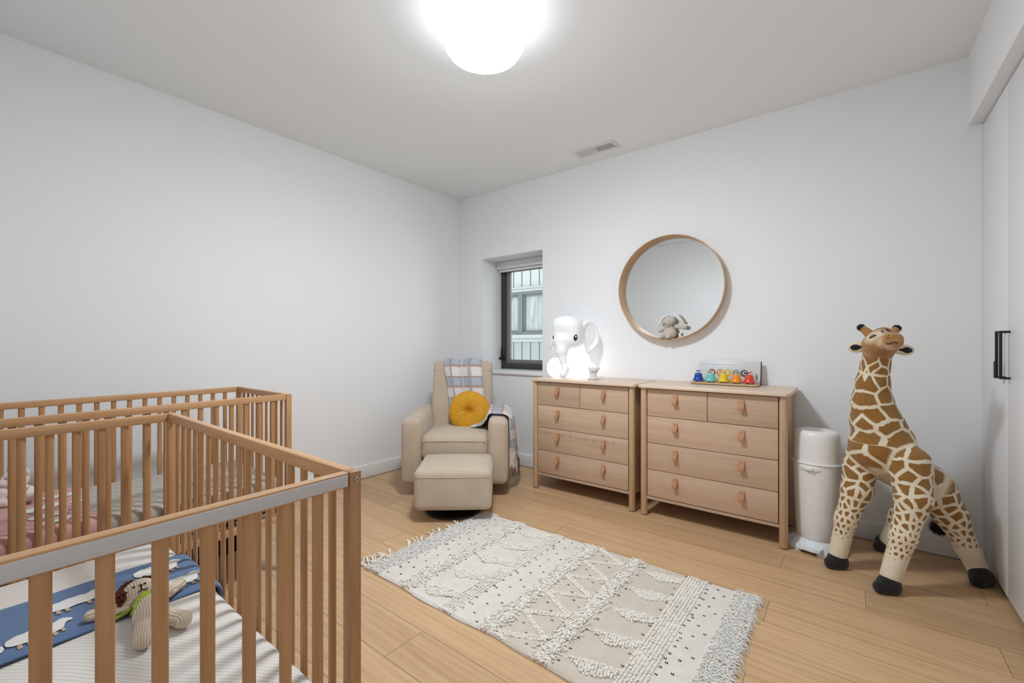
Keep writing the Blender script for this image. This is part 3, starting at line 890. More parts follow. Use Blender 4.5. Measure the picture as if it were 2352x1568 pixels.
# ------------------------------------------------------------------ chests of drawers
def make_chest():
    """local: x 0..0.90, y 0 (front) .. 0.48 (wall), z 0..0.90"""
    t = root('chest_of_drawers', (-2.085, 2.912, 0))
    W, D, H = 0.90, 0.478, 0.90
    def L(name, fn, mat, parent=t, **kw):
        mb = MB(); fn(mb); return make_obj(name, mb, mat, parent=parent, world=False, **kw)
    def top(m):
        r = 0.03; poly = []
        for (cx, cy, a0) in ((W - r, r, -90), (W - r, D - r, 0), (r, D - r, 90), (r, r, 180)):
            for i in range(7):
                a = rad(a0 + 15 * i); poly.append((cx + r * math.cos(a), cy + r * math.sin(a)))
        def ins(p, d):
            return [(W / 2 + (x - W / 2) * (1 - 2 * d / W), D / 2 + (y - D / 2) * (1 - 2 * d / D)) for x, y in p]
        n = len(poly); rings = [(ins(poly, 0.003), H - 0.022), (poly, H - 0.019), (poly, H - 0.004), (ins(poly, 0.003), H)]
        vs = []; fs = []
        for p, z in rings: vs += [(x, y, z) for x, y in p]
        for k in range(3):
            for j in range(n):
                j2 = (j + 1) % n; fs.append((k * n + j, k * n + j2, (k + 1) * n + j2, (k + 1) * n + j))
        fs.append(tuple(range(n))); fs.append(tuple(3 * n + j for j in range(n)))
        m.add(vs, fs)
    L('top_board', top, M['dresser_top'])
    lr = 0.0225
    lx0, lx1, ly0, ly1 = 0.037, W - 0.037, 0.038, D - 0.034
    for x, y in ((lx0, ly0), (lx1, ly0), (lx0, ly1), (lx1, ly1)):
        lg = L('leg', lambda m: m.lathe([(0, 0.005), (lr - 0.003, 0.005), (lr, 0.010), (lr, H - 0.0225), (0, H - 0.0225)], 24, 0, Matrix.Translation((x, y, 0))), M['dresser_z'])
        L('foot_glide', lambda m: m.lathe([(0, 0.0), (lr - 0.005, 0.0), (lr - 0.004, 0.005), (0, 0.005)], 20, 0, Matrix.Translation((x, y, 0))), M['rubber_dark'], parent=lg)
    fx0, fx1 = lx0 + lr + 0.002, lx1 - lr - 0.002
    for x in (lx0, lx1):
        L('side_panel', lambda m: m.box((x - 0.009, ly0 + lr - 0.004, 0.115), (x + 0.009, ly1 - lr + 0.004, H - 0.0225), 0, 0.001), M['dresser_z'])
    L('back_panel', lambda m: m.box((lx0 + 0.01, ly1 - 0.006, 0.115), (lx1 - 0.01, ly1, H - 0.0225)), M['dresser_z'])
    L('bottom_rail', lambda m: (m.box((fx0 - 0.004, 0.032, 0.115), (fx1 + 0.004, 0.050, 0.1335), 0, 0.001), m.box((fx0 - 0.004, 0.050, 0.118), (fx1 + 0.004, ly1 - 0.006, 0.1335))), M['dresser_x'])
    L('carcass', lambda m: m.box((fx0 - 0.001, 0.052, 0.134), (fx1 + 0.001, ly1 - 0.007, H - 0.023)), M['gap_dark'], smooth=False)
    zs = [0.137, 0.3205, 0.5035, 0.6865, 0.8735]
    gx = 0.0018
    hx0, hx1 = W / 2 - 0.198, W / 2 + 0.198
    yf = 0.031
    def handle(par, x, ztop):
        def strap(m):
            pts = [(0, 0.0), (-0.004, -0.010), (-0.008, -0.020), (-0.020, -0.040), (-0.026, -0.056), (-0.025, -0.062), (-0.020, -0.062), (-0.008, -0.046), (-0.001, -0.030)]
            th = 0.0016; hw = 0.0145; up = []; 
            P = [Vector((0, y, z)) for y, z in pts]
            def off(i, s):
                a = P[max(i - 1, 0)]; b = P[min(i + 1, len(P) - 1)]; d = (b - a).normalized(); nn = Vector((0, -d.z, d.y))
                return P[i] + nn * (th * s)
            rows = []
            for i in range(len(P)):
                a, b = off(i, 1), off(i, -1)
                rows.append([(x - hw, yf - 0.0018 + a.y, ztop + a.z), (x + hw, yf - 0.0018 + a.y, ztop + a.z), (x + hw, yf - 0.0018 + b.y, ztop + b.z), (x - hw, yf - 0.0018 + b.y, ztop + b.z)])
            vs = [p for r in rows for p in r]; fs = []
            for i in range(len(P) - 1):
                for j in range(4):
                    j2 = (j + 1) % 4; fs.append((4 * i + j, 4 * i + j2, 4 * i + 4 + j2, 4 * i + 4 + j))
            fs += [(0, 1, 2, 3), tuple(4 * (len(P) - 1) + j for j in (3, 2, 1, 0))]
            m.add(vs, fs)
        L('leather_pull', strap, M['leather'], parent=par, ang=60)
        Mr = Matrix.Translation((x, yf - 0.0062, ztop - 0.010)) @ Matrix.Rotation(rad(90), 4, 'X')
        L('rivet', lambda m: m.lathe([(0, 0.0030), (0.004, 0.0026), (0.0066, 0.0008), (0.0070, -0.003), (0, -0.003)], 14, 0, Mr), M['brass'], parent=par)
    for r in range(4):
        z0, z1 = zs[r] + gx, zs[r + 1] - gx
        spans = [(fx0 + gx, fx1 - gx)] if r < 3 else [(fx0 + gx, W / 2 - gx), (W / 2 + gx, fx1 - gx)]
        for (a, b) in spans:
            d = L('drawer', lambda m: m.box((a, yf, z0), (b, yf + 0.018, z1), 0, 0.0012), M['dresser_x'])
            for x in ((hx0, hx1) if r < 3 else ((hx0,) if a < W / 2 - 0.1 else (hx1,))):
                handle(d, x, z1 - 0.032 if r == 3 else z1 - 0.029)
    return t
chest = make_chest()
tag(chest, 'light wooden chest of drawers nearest the window, elephant lamp on top', 'chest of drawers', 'pair of wooden chests of drawers')
for d in chest.children:
    if d.name.startswith('drawer') and d.data.vertices[0].co.z < 0.50 and d.data.vertices[0].co.z > 0.31:
        fig = d
c2 = copy_tree(chest); c2.location = (-1.1715, 2.912, 0)
fig.material_slots[0].link = 'OBJECT'; fig.material_slots[0].material = M['dresser_x_figured']
tag(c2, 'light wooden chest of drawers beside the white bin, bell toy on top', 'chest of drawers', 'pair of wooden chests of drawers')

# ------------------------------------------------------------------ cribs
def make_crib(loc, rz, near_cover=None):
    """local: long side along x 0..1.24, width along y 0..0.66, z 0..0.92"""
    t = root('baby_crib', loc, rz)
    Lg, Wd, H = 1.24, 0.66, 0.92
    pw, pt = 0.028, 0.026
    def L(name, fn, mat, parent=t, **kw):
        mb = MB(); fn(mb); return make_obj(name, mb, mat, parent=parent, world=False, **kw)
    for x in (0, Lg - pw):
        for y in (0, Wd - pt):
            p = L('post', lambda m: m.box((x, y, 0), (x + pw, y + pt, H), 0, 0.003), M['crib_z'])
            for zz in (H - 0.016, 0.285):
                sx = 1 if x > 0.5 else -1
                Mr = Matrix.Translation((x + (pw if sx > 0 else 0), y + pt / 2, zz)) @ Matrix.Rotation(rad(90) * sx, 4, 'Y')
                L('bolt', lambda m: m.lathe([(0, 0.001), (0.0022, 0.001), (0.0026, 0.0035), (0.0048, 0.0035), (0.0054, 0.002), (0.0054, -0.002)], 14, 0, Mr), M['bolt_metal'], parent=p)
    rh = 0.030; zb0, zb1 = 0.268, 0.302
    rails = []
    for y in (0.002, Wd - 0.024):
        L('top_rail', lambda m: m.box((pw + 0.0005, y, H - rh), (Lg - pw - 0.0005, y + 0.022, H), 0, 0.003), M['crib_x'])
        L('bottom_rail', lambda m: m.box((pw + 0.0005, y, zb0), (Lg - pw - 0.0005, y + 0.022, zb1), 0, 0.003), M['crib_x'])
    for x in (0.003, Lg - 0.025):
        r = L('top_rail', lambda m: m.box((x, pt + 0.0005, H - rh), (x + 0.022, Wd - pt - 0.0005, H), 0, 0.003), M['crib_y'])
        rails.append((x, r))
        L('bottom_rail', lambda m: m.box((x, pt + 0.0005, zb0), (x + 0.022, Wd - pt - 0.0005, zb1), 0, 0.003), M['crib_y'])
    def slat_mesh(m):
        w, d = 0.0105, 0.0062; poly = []
        for i in range(16):
            a = 2 * PI * i / 16; c, s = math.cos(a), math.sin(a)
            poly.append((w * abs(c) ** 0.75 * (1 if c > 0 else -1), d * abs(s) ** 0.75 * (1 if s > 0 else -1)))
        m.prism(poly, zb1 - 0.001, H - rh + 0.001)
    s0 = None
    n = 18; sp = (Lg - 2 * pw) / (n + 1)
    for y in (0.013, Wd - 0.013):
        for i in range(n):
            x = pw + sp * (i + 1)
            if s0 is None:
                s0 = L('slat', slat_mesh, M['crib_z'], ang=50); s0.location = (x, y, 0)
            else: copy_child(s0, t, (x, y, 0))
    n2 = 9; sp2 = (Wd - 2 * pt) / (n2 + 1)
    for x in (0.014, Lg - 0.014):
        for i in range(n2):
            copy_child(s0, t, (x, pt + sp2 * (i + 1), 0), (0, 0, PI / 2))
    L('slatted_base', lambda m: [m.box((0.06 + 0.116 * i, 0.026, 0.302), (0.06 + 0.116 * i + 0.06, Wd - 0.026, 0.318), 0, 0.002) for i in range(10)] + [m.box((0.03, y, 0.285), (Lg - 0.03, y + 0.02, 0.302), 0, 0.001) for y in (0.03, Wd - 0.05)], M['slat_base'])
    if near_cover:
        x, r = [q for q in rails if (q[0] > 0.5) == (near_cover > 0)][0]
        xo = x + 0.022 if near_cover > 0 else x
        o = L('rail_cover', lambda m: m.box((xo - 0.001, pt + 0.004, H - rh + 0.003), (xo + 0.0016, Wd - pt - 0.004, H - 0.0045), 0, 0.0006), M['rail_plastic'], parent=r)
        o['label'] = 'pale plastic rail cover'
    return t
CR1 = (-2.04, -0.14, 0)
crib1 = make_crib(CR1, 0.0, near_cover=1)
tag(crib1, 'near wooden slatted crib holding the knitted lion and blue blanket', 'crib', 'pair of wooden cribs')
# the far crib stands at right angles, its long side along the left wall
CR2 = (-2.31, -0.15, 0)
crib2 = make_crib(CR2, PI / 2)
tag(crib2, 'far wooden slatted crib by the left wall holding the pink blanket', 'crib', 'pair of wooden cribs')

def mattress(name, lo, hi, mat, seed, label):
    mb = MB(); c = [(a + b) / 2 for a, b in zip(lo, hi)]; sz = [b - a for a, b in zip(lo, hi)]
    r = random.Random(seed); ph = [r.uniform(0, 6) for _ in range(8)]
    def warp(q):
        q = q.copy()
        e = max(abs(q.x) / (sz[0] / 2), abs(q.y) / (sz[1] / 2))
        if q.z > 0:
            q.z += 0.004 * math.sin(q.x * 13 + ph[0] + 2 * math.sin(q.y * 6)) * min(1, (1.02 - e) * 6 + 0.1)
        else:
            q.z += 0.006 * math.sin(q.x * 40 + ph[1]) * math.sin(q.y * 44 + ph[2])
        return q
    softbox(mb, sz, 0.035, (0, 0, 0.006), 0, None, 26, warp)
    o = make_obj(name, mb, mat, world=True, ang=80)
    o.location = (c[0], c[1], c[2])
    return tag(o, label, 'mattress', 'crib mattresses')
MT1 = 0.462
mattress('crib_mattress', (CR1[0] + 0.024, CR1[1] + 0.024, 0.319), (CR1[0] + 1.214, CR1[1] + 0.624, MT1), M['sheet_drops'], 1, 'white mattress with grey drop pattern sheet in the near crib')
MT2 = 0.486
mattress('crib_mattress', (CR2[0] - 0.634, CR2[1] + 0.026, 0.322), (CR2[0] - 0.026, CR2[1] + 1.213, MT2), M['sheet_grey'], 2, 'grey mattress with small white dashes in the far crib')

# dark storage box pushed under the far crib
t = root('storage_box', (-2.98, 0.66, 0))
tag(t, 'black storage box standing on the floor under the far crib', 'storage box')
one('box_body', lambda m: m.box((-3.2, 0.30, 0.0), (-2.76, 1.03, 0.225), 0, 0.012), M['box_black'], parent=t, root=t)
one('box_lid', lambda m: m.box((-3.206, 0.294, 0.2255), (-2.754, 1.036, 0.25), 0, 0.008), M['box_black'], parent=t, root=t)

# ------------------------------------------------------------------ blankets in the cribs (knit, with sheep)
SHEEP = [(-1.0, 0.05), (-0.95, 0.26), (-0.8, 0.34), (-0.62, 0.42), (-0.4, 0.40), (-0.2, 0.47), (0.05, 0.44), (0.3, 0.46), (0.5, 0.38), (0.62, 0.40), (0.78, 0.52), (0.92, 0.50), (1.08, 0.40), (1.2, 0.28), (1.16, 0.18), (0.98, 0.16), (0.9, 0.06), (0.84, -0.14), (0.66, -0.26), (0.4, -0.30), (0.1, -0.26), (-0.2, -0.32), (-0.5, -0.28), (-0.8, -0.22), (-0.96, -0.1)]
SHEEP_LEGS = [[(-0.66, -0.28), (-0.5, -0.3), (-0.5, -0.56), (-0.66, -0.54)], [(-0.36, -0.31), (-0.2, -0.32), (-0.18, -0.58), (-0.34, -0.56)], [(0.42, -0.3), (0.56, -0.28), (0.6, -0.52), (0.46, -0.54)], [(0.7, -0.24), (0.82, -0.18), (0.88, -0.4), (0.74, -0.44)]]
def sheep(mb, place, cx, cy, s, ang, flip=1):
    ca, sa = math.cos(ang), math.sin(ang)
    def tr(p):
        x, y = p[0] * s * flip, p[1] * s * 1.45
        return place(cx + ca * x - sa * y, cy + sa * x + ca * y)
    for poly, mi in [(SHEEP, 1)] + [(l, 2) for l in SHEEP_LEGS]:
        # subdivide as a fan so that it follows the cloth
        c = (sum(p[0] for p in poly) / len(poly), sum(p[1] for p in poly) / len(poly))
        rings = [[(c[0] + (p[0] - c[0]) * k, c[1] + (p[1] - c[1]) * k) for p in poly] for k in (0.35, 0.7, 1.0)]
        vs = [tr(c)] + [tr(p) for r in rings for p in r]; n = len(poly); fs = []
        for j in range(n):
            j2 = (j + 1) % n
            fs.append((0, 1 + j, 1 + j2))
            for k in range(2): fs.append((1 + k * n + j, 1 + (k + 1) * n + j, 1 + (k + 1) * n + j2, 1 + k * n + j2))
        mb.add(vs, fs, mi)

def strip_blanket(name, x0, x1, y0, y1, zt, drop, along, mats, sheep_list, label, th=0.009, bend_r=0.03):
    """cloth laid flat on a mattress and tucked over two edges. along='y': hangs over y0 and y1"""
    mb = MB()
    a0, a1 = (y0, y1) if along == 'y' else (x0, x1)
    b0, b1 = (x0, x1) if along == 'y' else (y0, y1)
    def place(a, b, h=0.0):
        """a = arc coordinate along the hanging direction"""
        wob = 0.0018 * math.sin(a * 17 + b * 9) + 0.0008 * math.sin(b * 31)
        e = bend_r * PI / 2
        if a < a0 + bend_r:
            d = a0 + bend_r - a
            if d < e:
                q = d / bend_r; pa, pz, na, nz = a0 + bend_r - (bend_r + h) * math.sin(q), zt - bend_r + (bend_r + h) * math.cos(q), 0, 0
            else: pa, pz = a0 - h, zt - bend_r - (d - e)
        elif a > a1 - bend_r:
            d = a - (a1 - bend_r)
            if d < e:
                q = d / bend_r; pa, pz = a1 - bend_r + (bend_r + h) * math.sin(q), zt - bend_r + (bend_r + h) * math.cos(q)
            else: pa, pz = a1 + h, zt - bend_r - (d - e)
        else: pa, pz = a, zt + h + wob
        return (b, pa, pz) if along == 'y' else (pa, b, pz)
    A0, A1 = a0 - drop, a1 + drop
    na, nb = 60, 16
    ea = 0.010
    top = []; 
    for i in range(na + 1):
        a = A0 + (A1 - A0) * i / na
        row = []
        for j in range(nb + 1):
            b = b0 + (b1 - b0) * j / nb
            edge = min(j, nb - j) / 2.0
            h = th * (0.6 + 0.4 * min(1, edge)) + (0.004 if j in (1, nb - 1) else 0)
            row.append(place(a, b, h))
        row.append(place(a, b1, 0.0015)); row.insert(0, place(a, b0, 0.0015))
        top.append(row)
    mb.grid(top)
    bot = [[place(A0 + (A1 - A0) * i / na, b0 + (b1 - b0) * j / nb, 0.0012) for j in range(nb + 1)] for i in range(na + 1)]
    mb.grid(bot)
    for (sx, sy, s, ang, fl) in sheep_list:
        sheep(mb, lambda u, v: place(v if along == 'y' else u, u if along == 'y' else v, th + 0.0030), sx, sy, s, ang, fl)
    o = make_obj(name, mb, mats, ang=70)
    return o, place

o, plc1 = strip_blanket('sheep_blanket', -1.785, -1.480, CR1[1] + 0.018, CR1[1] + 0.629, MT1 + 0.007, 0.05, 'y', [M['blue_knit'], M['sheep_white'], M['sheep_tan']],
    [(-1.545, 0.125, 0.052, PI / 2, 1), (-1.56, 0.405, 0.056, PI / 2, 1), (-1.66, 0.20, 0.054, PI / 2, 1), (-1.70, 0.39, 0.056, PI / 2, 1), (-1.53, 0.02, 0.052, PI / 2, -1), (-1.66, -0.02, 0.054, PI / 2, 1)], '')
tag(o, 'blue knitted blanket with white sheep folded across the near crib mattress', 'blanket')
# stitched end of the blue blanket
mb = MB()
for i in range(30):
    b = -1.782 + 0.30 * i / 29
    p = Vector(plc1(CR1[1] + 0.629 + 0.05, b, 0.006)); p2 = Vector(plc1(CR1[1] + 0.629 + 0.038, b + 0.003, 0.013))
    mb.tube([p, p2], 0.0012, 5)
make_obj('edge_stitching', mb, M['fringe_cream'], parent=o)

o, plc2 = strip_blanket('sheep_blanket', CR2[0] - 0.638, CR2[0] - 0.022, -0.08, 0.352, MT2 + 0.007, 0.05, 'x', [M['pink_knit'], M['sheep_white'], M['sheep_tan']],
    [(-2.62, 0.22, 0.062, PI / 2 + 0.2, 1), (-2.50, 0.235, 0.058, PI / 2 + 0.2, 1), (-2.78, 0.29, 0.055, PI / 2, 1), (-2.40, 0.24, 0.05, PI / 2 + .2, 1), (-2.62, 0.335, 0.03, PI / 2, 1)], '')
tag(o, 'pink knitted blanket with white sheep spread over the far crib mattress', 'blanket')
mb = MB()
for i in range(26):
    b = -0.07 + 0.40 * i / 25
    mb.tube([plc2(CR2[0] - 0.022 + 0.05, b, 0.006), plc2(CR2[0] - 0.022 + 0.038, b + 0.003, 0.013)], 0.0012, 5)
make_obj('edge_stitching', mb, M['fringe_cream'], parent=o)
# ------------------------------------------------------------------ glider armchair, ottoman, pillow, throw
# frame: origin on the floor at the middle of the chair front, x to the right, y into the corner
CD, CLAT = 3.34, -0.4455
def camw(lat, d, z=0.0):
    return Vector((FX * d + RX * lat, FY * d + RY * lat, z))
CH_LOC = camw(CLAT, CD); CH_M = Matrix.Translation(CH_LOC) @ Matrix.Rotation(YAW, 4, 'Z')
t = root('armchair', CH_LOC, YAW)
tag(t, 'beige fabric glider armchair in the corner under the small window', 'armchair')
def L(name, mb, mat, parent=t, **kw): return make_obj(name, mb, mat, parent=parent, world=False, **kw)
mb = MB(); mb.lathe([(0, 0), (0.27, 0), (0.28, 0.006), (0.27, 0.016), (0.05, 0.03), (0.05, 0.10), (0, 0.10)], 48, 0, Matrix.Translation((0, 0.42, 0)))
L('swivel_base', mb, M['base_black'])
T = Matrix.Translation
for sx in (-1, 1):
    mb = MB()
    def warp(q, sx=sx):
        q = q.copy()
        if q.z > 0.1: q.z += 0.02 * (q.y + 0.36) / 0.72
        return q
    softbox(mb, (0.152, 0.74, 0.505), 0.045, (0.010, 0.004, 0.008), 0, T((sx * 0.3365, 0.372, 0.348)), 8, warp)
    a = L('armrest', mb, M['chair_linen'])
mb = MB(); softbox(mb, (0.53, 0.66, 0.17), 0.03, (0, 0.004, 0), 0, T((0, 0.36, 0.188)), 8)
L('seat_frame', mb, M['chair_linen'])
mb = MB()
softbox(mb, (0.524, 0.58, 0.20), 0.05, (0, 0.012, 0.014), 0, T((0, 0.305, 0.375)), 10)
sc = L('seat_cushion', mb, M['chair_linen'])
mb = MB(); mb.tube([(-0.245, 0.014, 0.428), (-0.12, 0.0045, 0.432), (0.12, 0.0045, 0.432), (0.245, 0.014, 0.428)], 0.003, 6)
L('piping', mb, M['chair_linen'], parent=sc)
# backrest leaning back
def backwarp(q):
    q = q.copy()
    f = (q.z + 0.32) / 0.64
    q.x *= 1.0 - 0.02 * f
    return q
lean = rad(13)
BM = T((0, 0.60, 0.70)) @ Matrix.Rotation(-lean, 4, 'X')
mb = MB(); softbox(mb, (0.545, 0.13, 0.66), 0.038, (0, 0.022, 0.0), 0, BM, 10, backwarp)
bk = L('backrest', mb, M['chair_linen'])
mb = MB()
for zz in (0.235,):
    pts = [BM @ Vector((x, -0.0665 - 0.012 * (1 - (x / 0.27) ** 2) * (1 - (zz / 0.33) ** 2), zz)) for x in np.linspace(-0.262, 0.262, 13)]
    mb.tube(pts, 0.0026, 6)
L('piping', mb, M['chair_linen'], parent=bk)

# ottoman
OD, OLAT = 2.84, -0.3985
OT = camw(OLAT, OD + 0.25); OYAW = YAW + rad(2.0)
t2 = root('ottoman', OT, OYAW)
tag(t2, 'beige fabric ottoman on a round black base in front of the armchair', 'ottoman')
mb = MB()
def ow(q):
    q = q.copy(); return q
softbox(mb, (0.512, 0.47, 0.262), 0.034, (0.006, 0.006, 0.022), 0, T((0, 0, 0.2155)), 10, ow)
oc = make_obj('ottoman_cushion', mb, M['chair_linen'], parent=t2, world=False)
mb = MB(); z = 0.305
loop = []
for (x, y) in [(-0.235, -0.239), (0, -0.243), (0.235, -0.239), (0.254, -0.22), (0.262, 0), (0.254, 0.22), (0.235, 0.239), (0, 0.243), (-0.235, 0.239), (-0.254, 0.22), (-0.262, 0), (-0.254, -0.22)]:
    loop.append((x * 0.992, y * 0.985, z))
mb.tube(loop, 0.003, 6, closed=True)
make_obj('piping', mb, M['chair_linen'], parent=oc, world=False)
mb = MB(); mb.lathe([(0, 0.0), (0.194, 0.0), (0.204, 0.005), (0.202, 0.013), (0.19, 0.017), (0.06, 0.02), (0.06, 0.09), (0, 0.09)], 56, 0, T((-0.018, 0.028, 0)))
make_obj('swivel_base', mb, M['base_black'], parent=t2, world=False)

# mustard pillow
def pillow():
    mb = MB(); nr, na = 22, 112; Rr = 0.176
    rngp = random.Random(3); ph = [rngp.uniform(-1, 1) for _ in range(na)]
    def prof(s):     # s 0..1 radius fraction
        return 0.062 * (1 - s ** 3.2) ** 0.5 - 0.045 * math.exp(-(s / 0.16) ** 2) - 0.010 * math.exp(-(s / 0.45) ** 2)
    sides = []
    for sg in (1, -1):
        rows = []
        for i in range(1, nr + 1):
            s = 1 - (1 - i / nr) ** 1.35
            row = []
            for j in range(na):
                a = 2 * PI * j / na
                pl = 0.0030 * math.sin(28 * a + 2.2 * ph[(j // 4) % na]) * math.exp(-((s - 0.32) / 0.28) ** 2)
                edge = 0.0035 * math.sin(36 * a) * math.exp(-((s - 0.9) / 0.08) ** 2)
                z = sg * (prof(min(s, 0.9999)) + pl + edge)
                r = Rr * s * (1 + 0.012 * math.sin(3 * a + 1))
                row.append((r * math.cos(a), r * math.sin(a), z))
            rows.append(row)
        sides.append(rows)
    vs = []; fs = []
    for sg, rows in zip((1, -1), sides):
        o = len(vs); vs.append((0, 0, sg * prof(0)))
        for row in rows: vs += row
        for j in range(na):
            j2 = (j + 1) % na
            fs.append((o, o + 1 + j, o + 1 + j2))
            for k in range(nr - 1):
                fs.append((o + 1 + k * na + j, o + 1 + (k + 1) * na + j, o + 1 + (k + 1) * na + j2, o + 1 + k * na + j2))
    a = 1 + (nr - 1) * na; b = 1 + nr * na + a
    for j in range(na):
        j2 = (j + 1) % na; fs.append((a + j, b + j, b + j2, a + j2))
    mb.add(vs, fs); return mb
PM = CH_M @ T((0.078, 0.405, 0.604)) @ Matrix.Rotation(rad(90 - 17), 4, 'X')
ploc = CH_M @ Vector((0.078, 0.40, 0.46))
t3 = root('round_pillow', ploc)
tag(t3, 'round mustard yellow velvet pillow with a tufted centre leaning in the armchair', 'pillow')
mb = pillow(); mb.v = [tuple(PM @ Vector(p)) for p in mb.v]
pc = make_obj('cushion_cover', mb, M['mustard_velvet'], parent=t3, root=t3, ang=80)
mb = MB(); mb.ell((0, 0, 0.013), (0.008, 0.008, 0.004)); mb.v = [tuple(PM @ Vector(p)) for p in mb.v]
make_obj('tuft_button', mb, M['mustard_velvet'], parent=t3, root=t3)

# plaid throw: over the back, behind the pillow, over the right arm
def throw():
    mb = MB(); uv = []
    def patch(secs, nu, sub, u_w, wav, v0=0.0):
        """secs: list of (left, mid, right) points"""
        cols = [spline([s[k] for s in secs], sub) for k in range(len(secs[0]))]
        n = len(cols[0]); P = []; v = v0
        for i in range(n):
            row = spline([c[i] for c in cols], nu)
            P.append(row)
        m = len(P[0]); off = mb.grid(P)
        for i in range(n):
            if i > 0: v += (P[i][m // 2] - P[i - 1][m // 2]).length
            for j in range(m): uv.append((u_w * j / (m - 1), v))
        return P
    def B(x, y, z): return BM @ Vector((x, y, z))
    # upper panel: hangs behind, over the top, down the front
    e = -0.079
    secs = [
        [B(-0.13, 0.080, 0.05), B(-0.06, 0.090, 0.05), B(0.02, 0.085, 0.05), B(0.10, 0.092, 0.05), B(0.16, 0.085, 0.05)],
        [B(-0.155, 0.085, 0.24), B(-0.08, 0.096, 0.24), B(0.0, 0.088, 0.24), B(0.09, 0.096, 0.24), B(0.165, 0.085, 0.24)],
        [B(-0.165, 0.066, 0.318), B(-0.09, 0.072, 0.330), B(0.0, 0.068, 0.322), B(0.09, 0.072, 0.332), B(0.17, 0.064, 0.322)],
        [B(-0.170, 0.0, 0.342), B(-0.10, 0.0, 0.352), B(-0.02, 0.0, 0.340), B(0.08, 0.0, 0.356), B(0.168, 0.0, 0.340)],
        [B(-0.170, -0.062, 0.318), B(-0.11, -0.075, 0.330), B(-0.03, -0.066, 0.316), B(0.07, -0.074, 0.328), B(0.168, -0.064, 0.318)],
        [B(-0.160, e - 0.008, 0.235), B(-0.105, e - 0.030, 0.235), B(-0.03, e - 0.012, 0.235), B(0.07, e - 0.028, 0.235), B(0.176, e - 0.009, 0.235)],
        [B(-0.132, e - 0.013, 0.12), B(-0.085, e - 0.032, 0.12), B(-0.01, e - 0.016, 0.12), B(0.08, e - 0.034, 0.12), B(0.186, e - 0.013, 0.12)],
        [B(-0.115, e - 0.012, -0.02), B(-0.06, e - 0.026, -0.02), B(0.01, e - 0.016, -0.02), B(0.10, e - 0.028, -0.02), B(0.196, e - 0.014, -0.02)],
        [B(-0.11, e - 0.01, -0.15), B(-0.05, e - 0.022, -0.15), B(0.03, e - 0.016, -0.15), B(0.12, e - 0.024, -0.15), B(0.205, e - 0.014, -0.15)],
    ]
    patch(secs, 6, 6, 0.36, 0)
    # arm panel: from under the pillow, up over the right arm, hanging outside
    def V3(*a): return Vector(a)
    zA = 0.626
    secs = [
        [V3(0.10, 0.26, 0.492), V3(0.11, 0.33, 0.497), V3(0.12, 0.40, 0.492), V3(0.13, 0.47, 0.497)],
        [V3(0.185, 0.235, 0.512), V3(0.19, 0.31, 0.524), V3(0.195, 0.39, 0.518), V3(0.20, 0.46, 0.524)],
        [V3(0.232, 0.20, 0.560), V3(0.232, 0.29, 0.580), V3(0.232, 0.39, 0.572), V3(0.232, 0.49, 0.580)],
        [V3(0.262, 0.15, zA - 0.006), V3(0.262, 0.26, zA + 0.012), V3(0.262, 0.38, zA + 0.006), V3(0.262, 0.51, zA + 0.018)],
        [V3(0.33, 0.115, zA + 0.002), V3(0.335, 0.24, zA + 0.020), V3(0.335, 0.37, zA + 0.008), V3(0.335, 0.50, zA + 0.022)],
        [V3(0.395, 0.105, zA - 0.004), V3(0.405, 0.23, zA + 0.012), V3(0.405, 0.36, zA + 0.002), V3(0.40, 0.48, zA + 0.014)],
        [V3(0.436, 0.105, zA - 0.045), V3(0.456, 0.22, zA - 0.03), V3(0.450, 0.34, zA - 0.035), V3(0.446, 0.45, zA - 0.03)],
        [V3(0.438, 0.11, 0.50), V3(0.472, 0.21, 0.50), V3(0.460, 0.32, 0.50), V3(0.468, 0.42, 0.50)],
        [V3(0.434, 0.12, 0.39), V3(0.474, 0.205, 0.38), V3(0.464, 0.30, 0.37), V3(0.482, 0.40, 0.37)],
        [V3(0.432, 0.125, 0.335), V3(0.474, 0.205, 0.29), V3(0.470, 0.29, 0.235), V3(0.500, 0.385, 0.21)],
    ]
    patch(secs, 6, 6, 0.36, 0, 0.9)
    # give the cloth a thickness
    n = len(mb.v)
    mbv = [CH_M @ Vector(p) for p in mb.v]
    mb.v = [tuple(p) for p in mbv]
    return mb, uv
mb, uv = throw()
tl = CH_M @ Vector((0.43, 0.2, 0.0)); 
tl = CH_M @ Vector((0.0, 0.45, 0.46))
ob = make_obj('throw_blanket', mb, M['plaid_wool'], uv=uv, ang=80)
tag(ob, 'blue, cream and brown plaid throw blanket hanging over the armchair back and right arm', 'blanket')
so = ob.modifiers.new('thickness', 'SOLIDIFY'); so.thickness = 0.007; so.offset = 0.0
fr = MB(); r = random.Random(9)
edge = spline([(0.432, 0.125, 0.335), (0.474, 0.205, 0.29), (0.470, 0.29, 0.235), (0.500, 0.385, 0.21)], 10)
for i, p in enumerate(edge):
    for k in range(2):
        q = p + Vector((r.uniform(-0.006, 0.006), r.uniform(-0.008, 0.008), 0.004))
        ln = (0.13 if i < 9 else 0.15) * r.uniform(0.85, 1.1)
        pts = [q]
        dx, dy = r.uniform(-0.012, 0.012), r.uniform(-0.012, 0.012)
        for s in (0.3, 0.6, 1.0): pts.append(q + Vector((dx * s + r.uniform(-0.003, 0.003), dy * s, -ln * s)))
        mi = 0 if i < 9 else r.choice([1, 2, 2, 1, 0])
        fr.tube([CH_M @ x for x in spline(pts, 3)], [0.0036] * 9 + [0.0024], 6, mi)
make_obj('fringe', fr, [M['fringe_cream'], M['fringe_brown'], M['fringe_blue']], parent=ob)['kind'] = 'stuff'

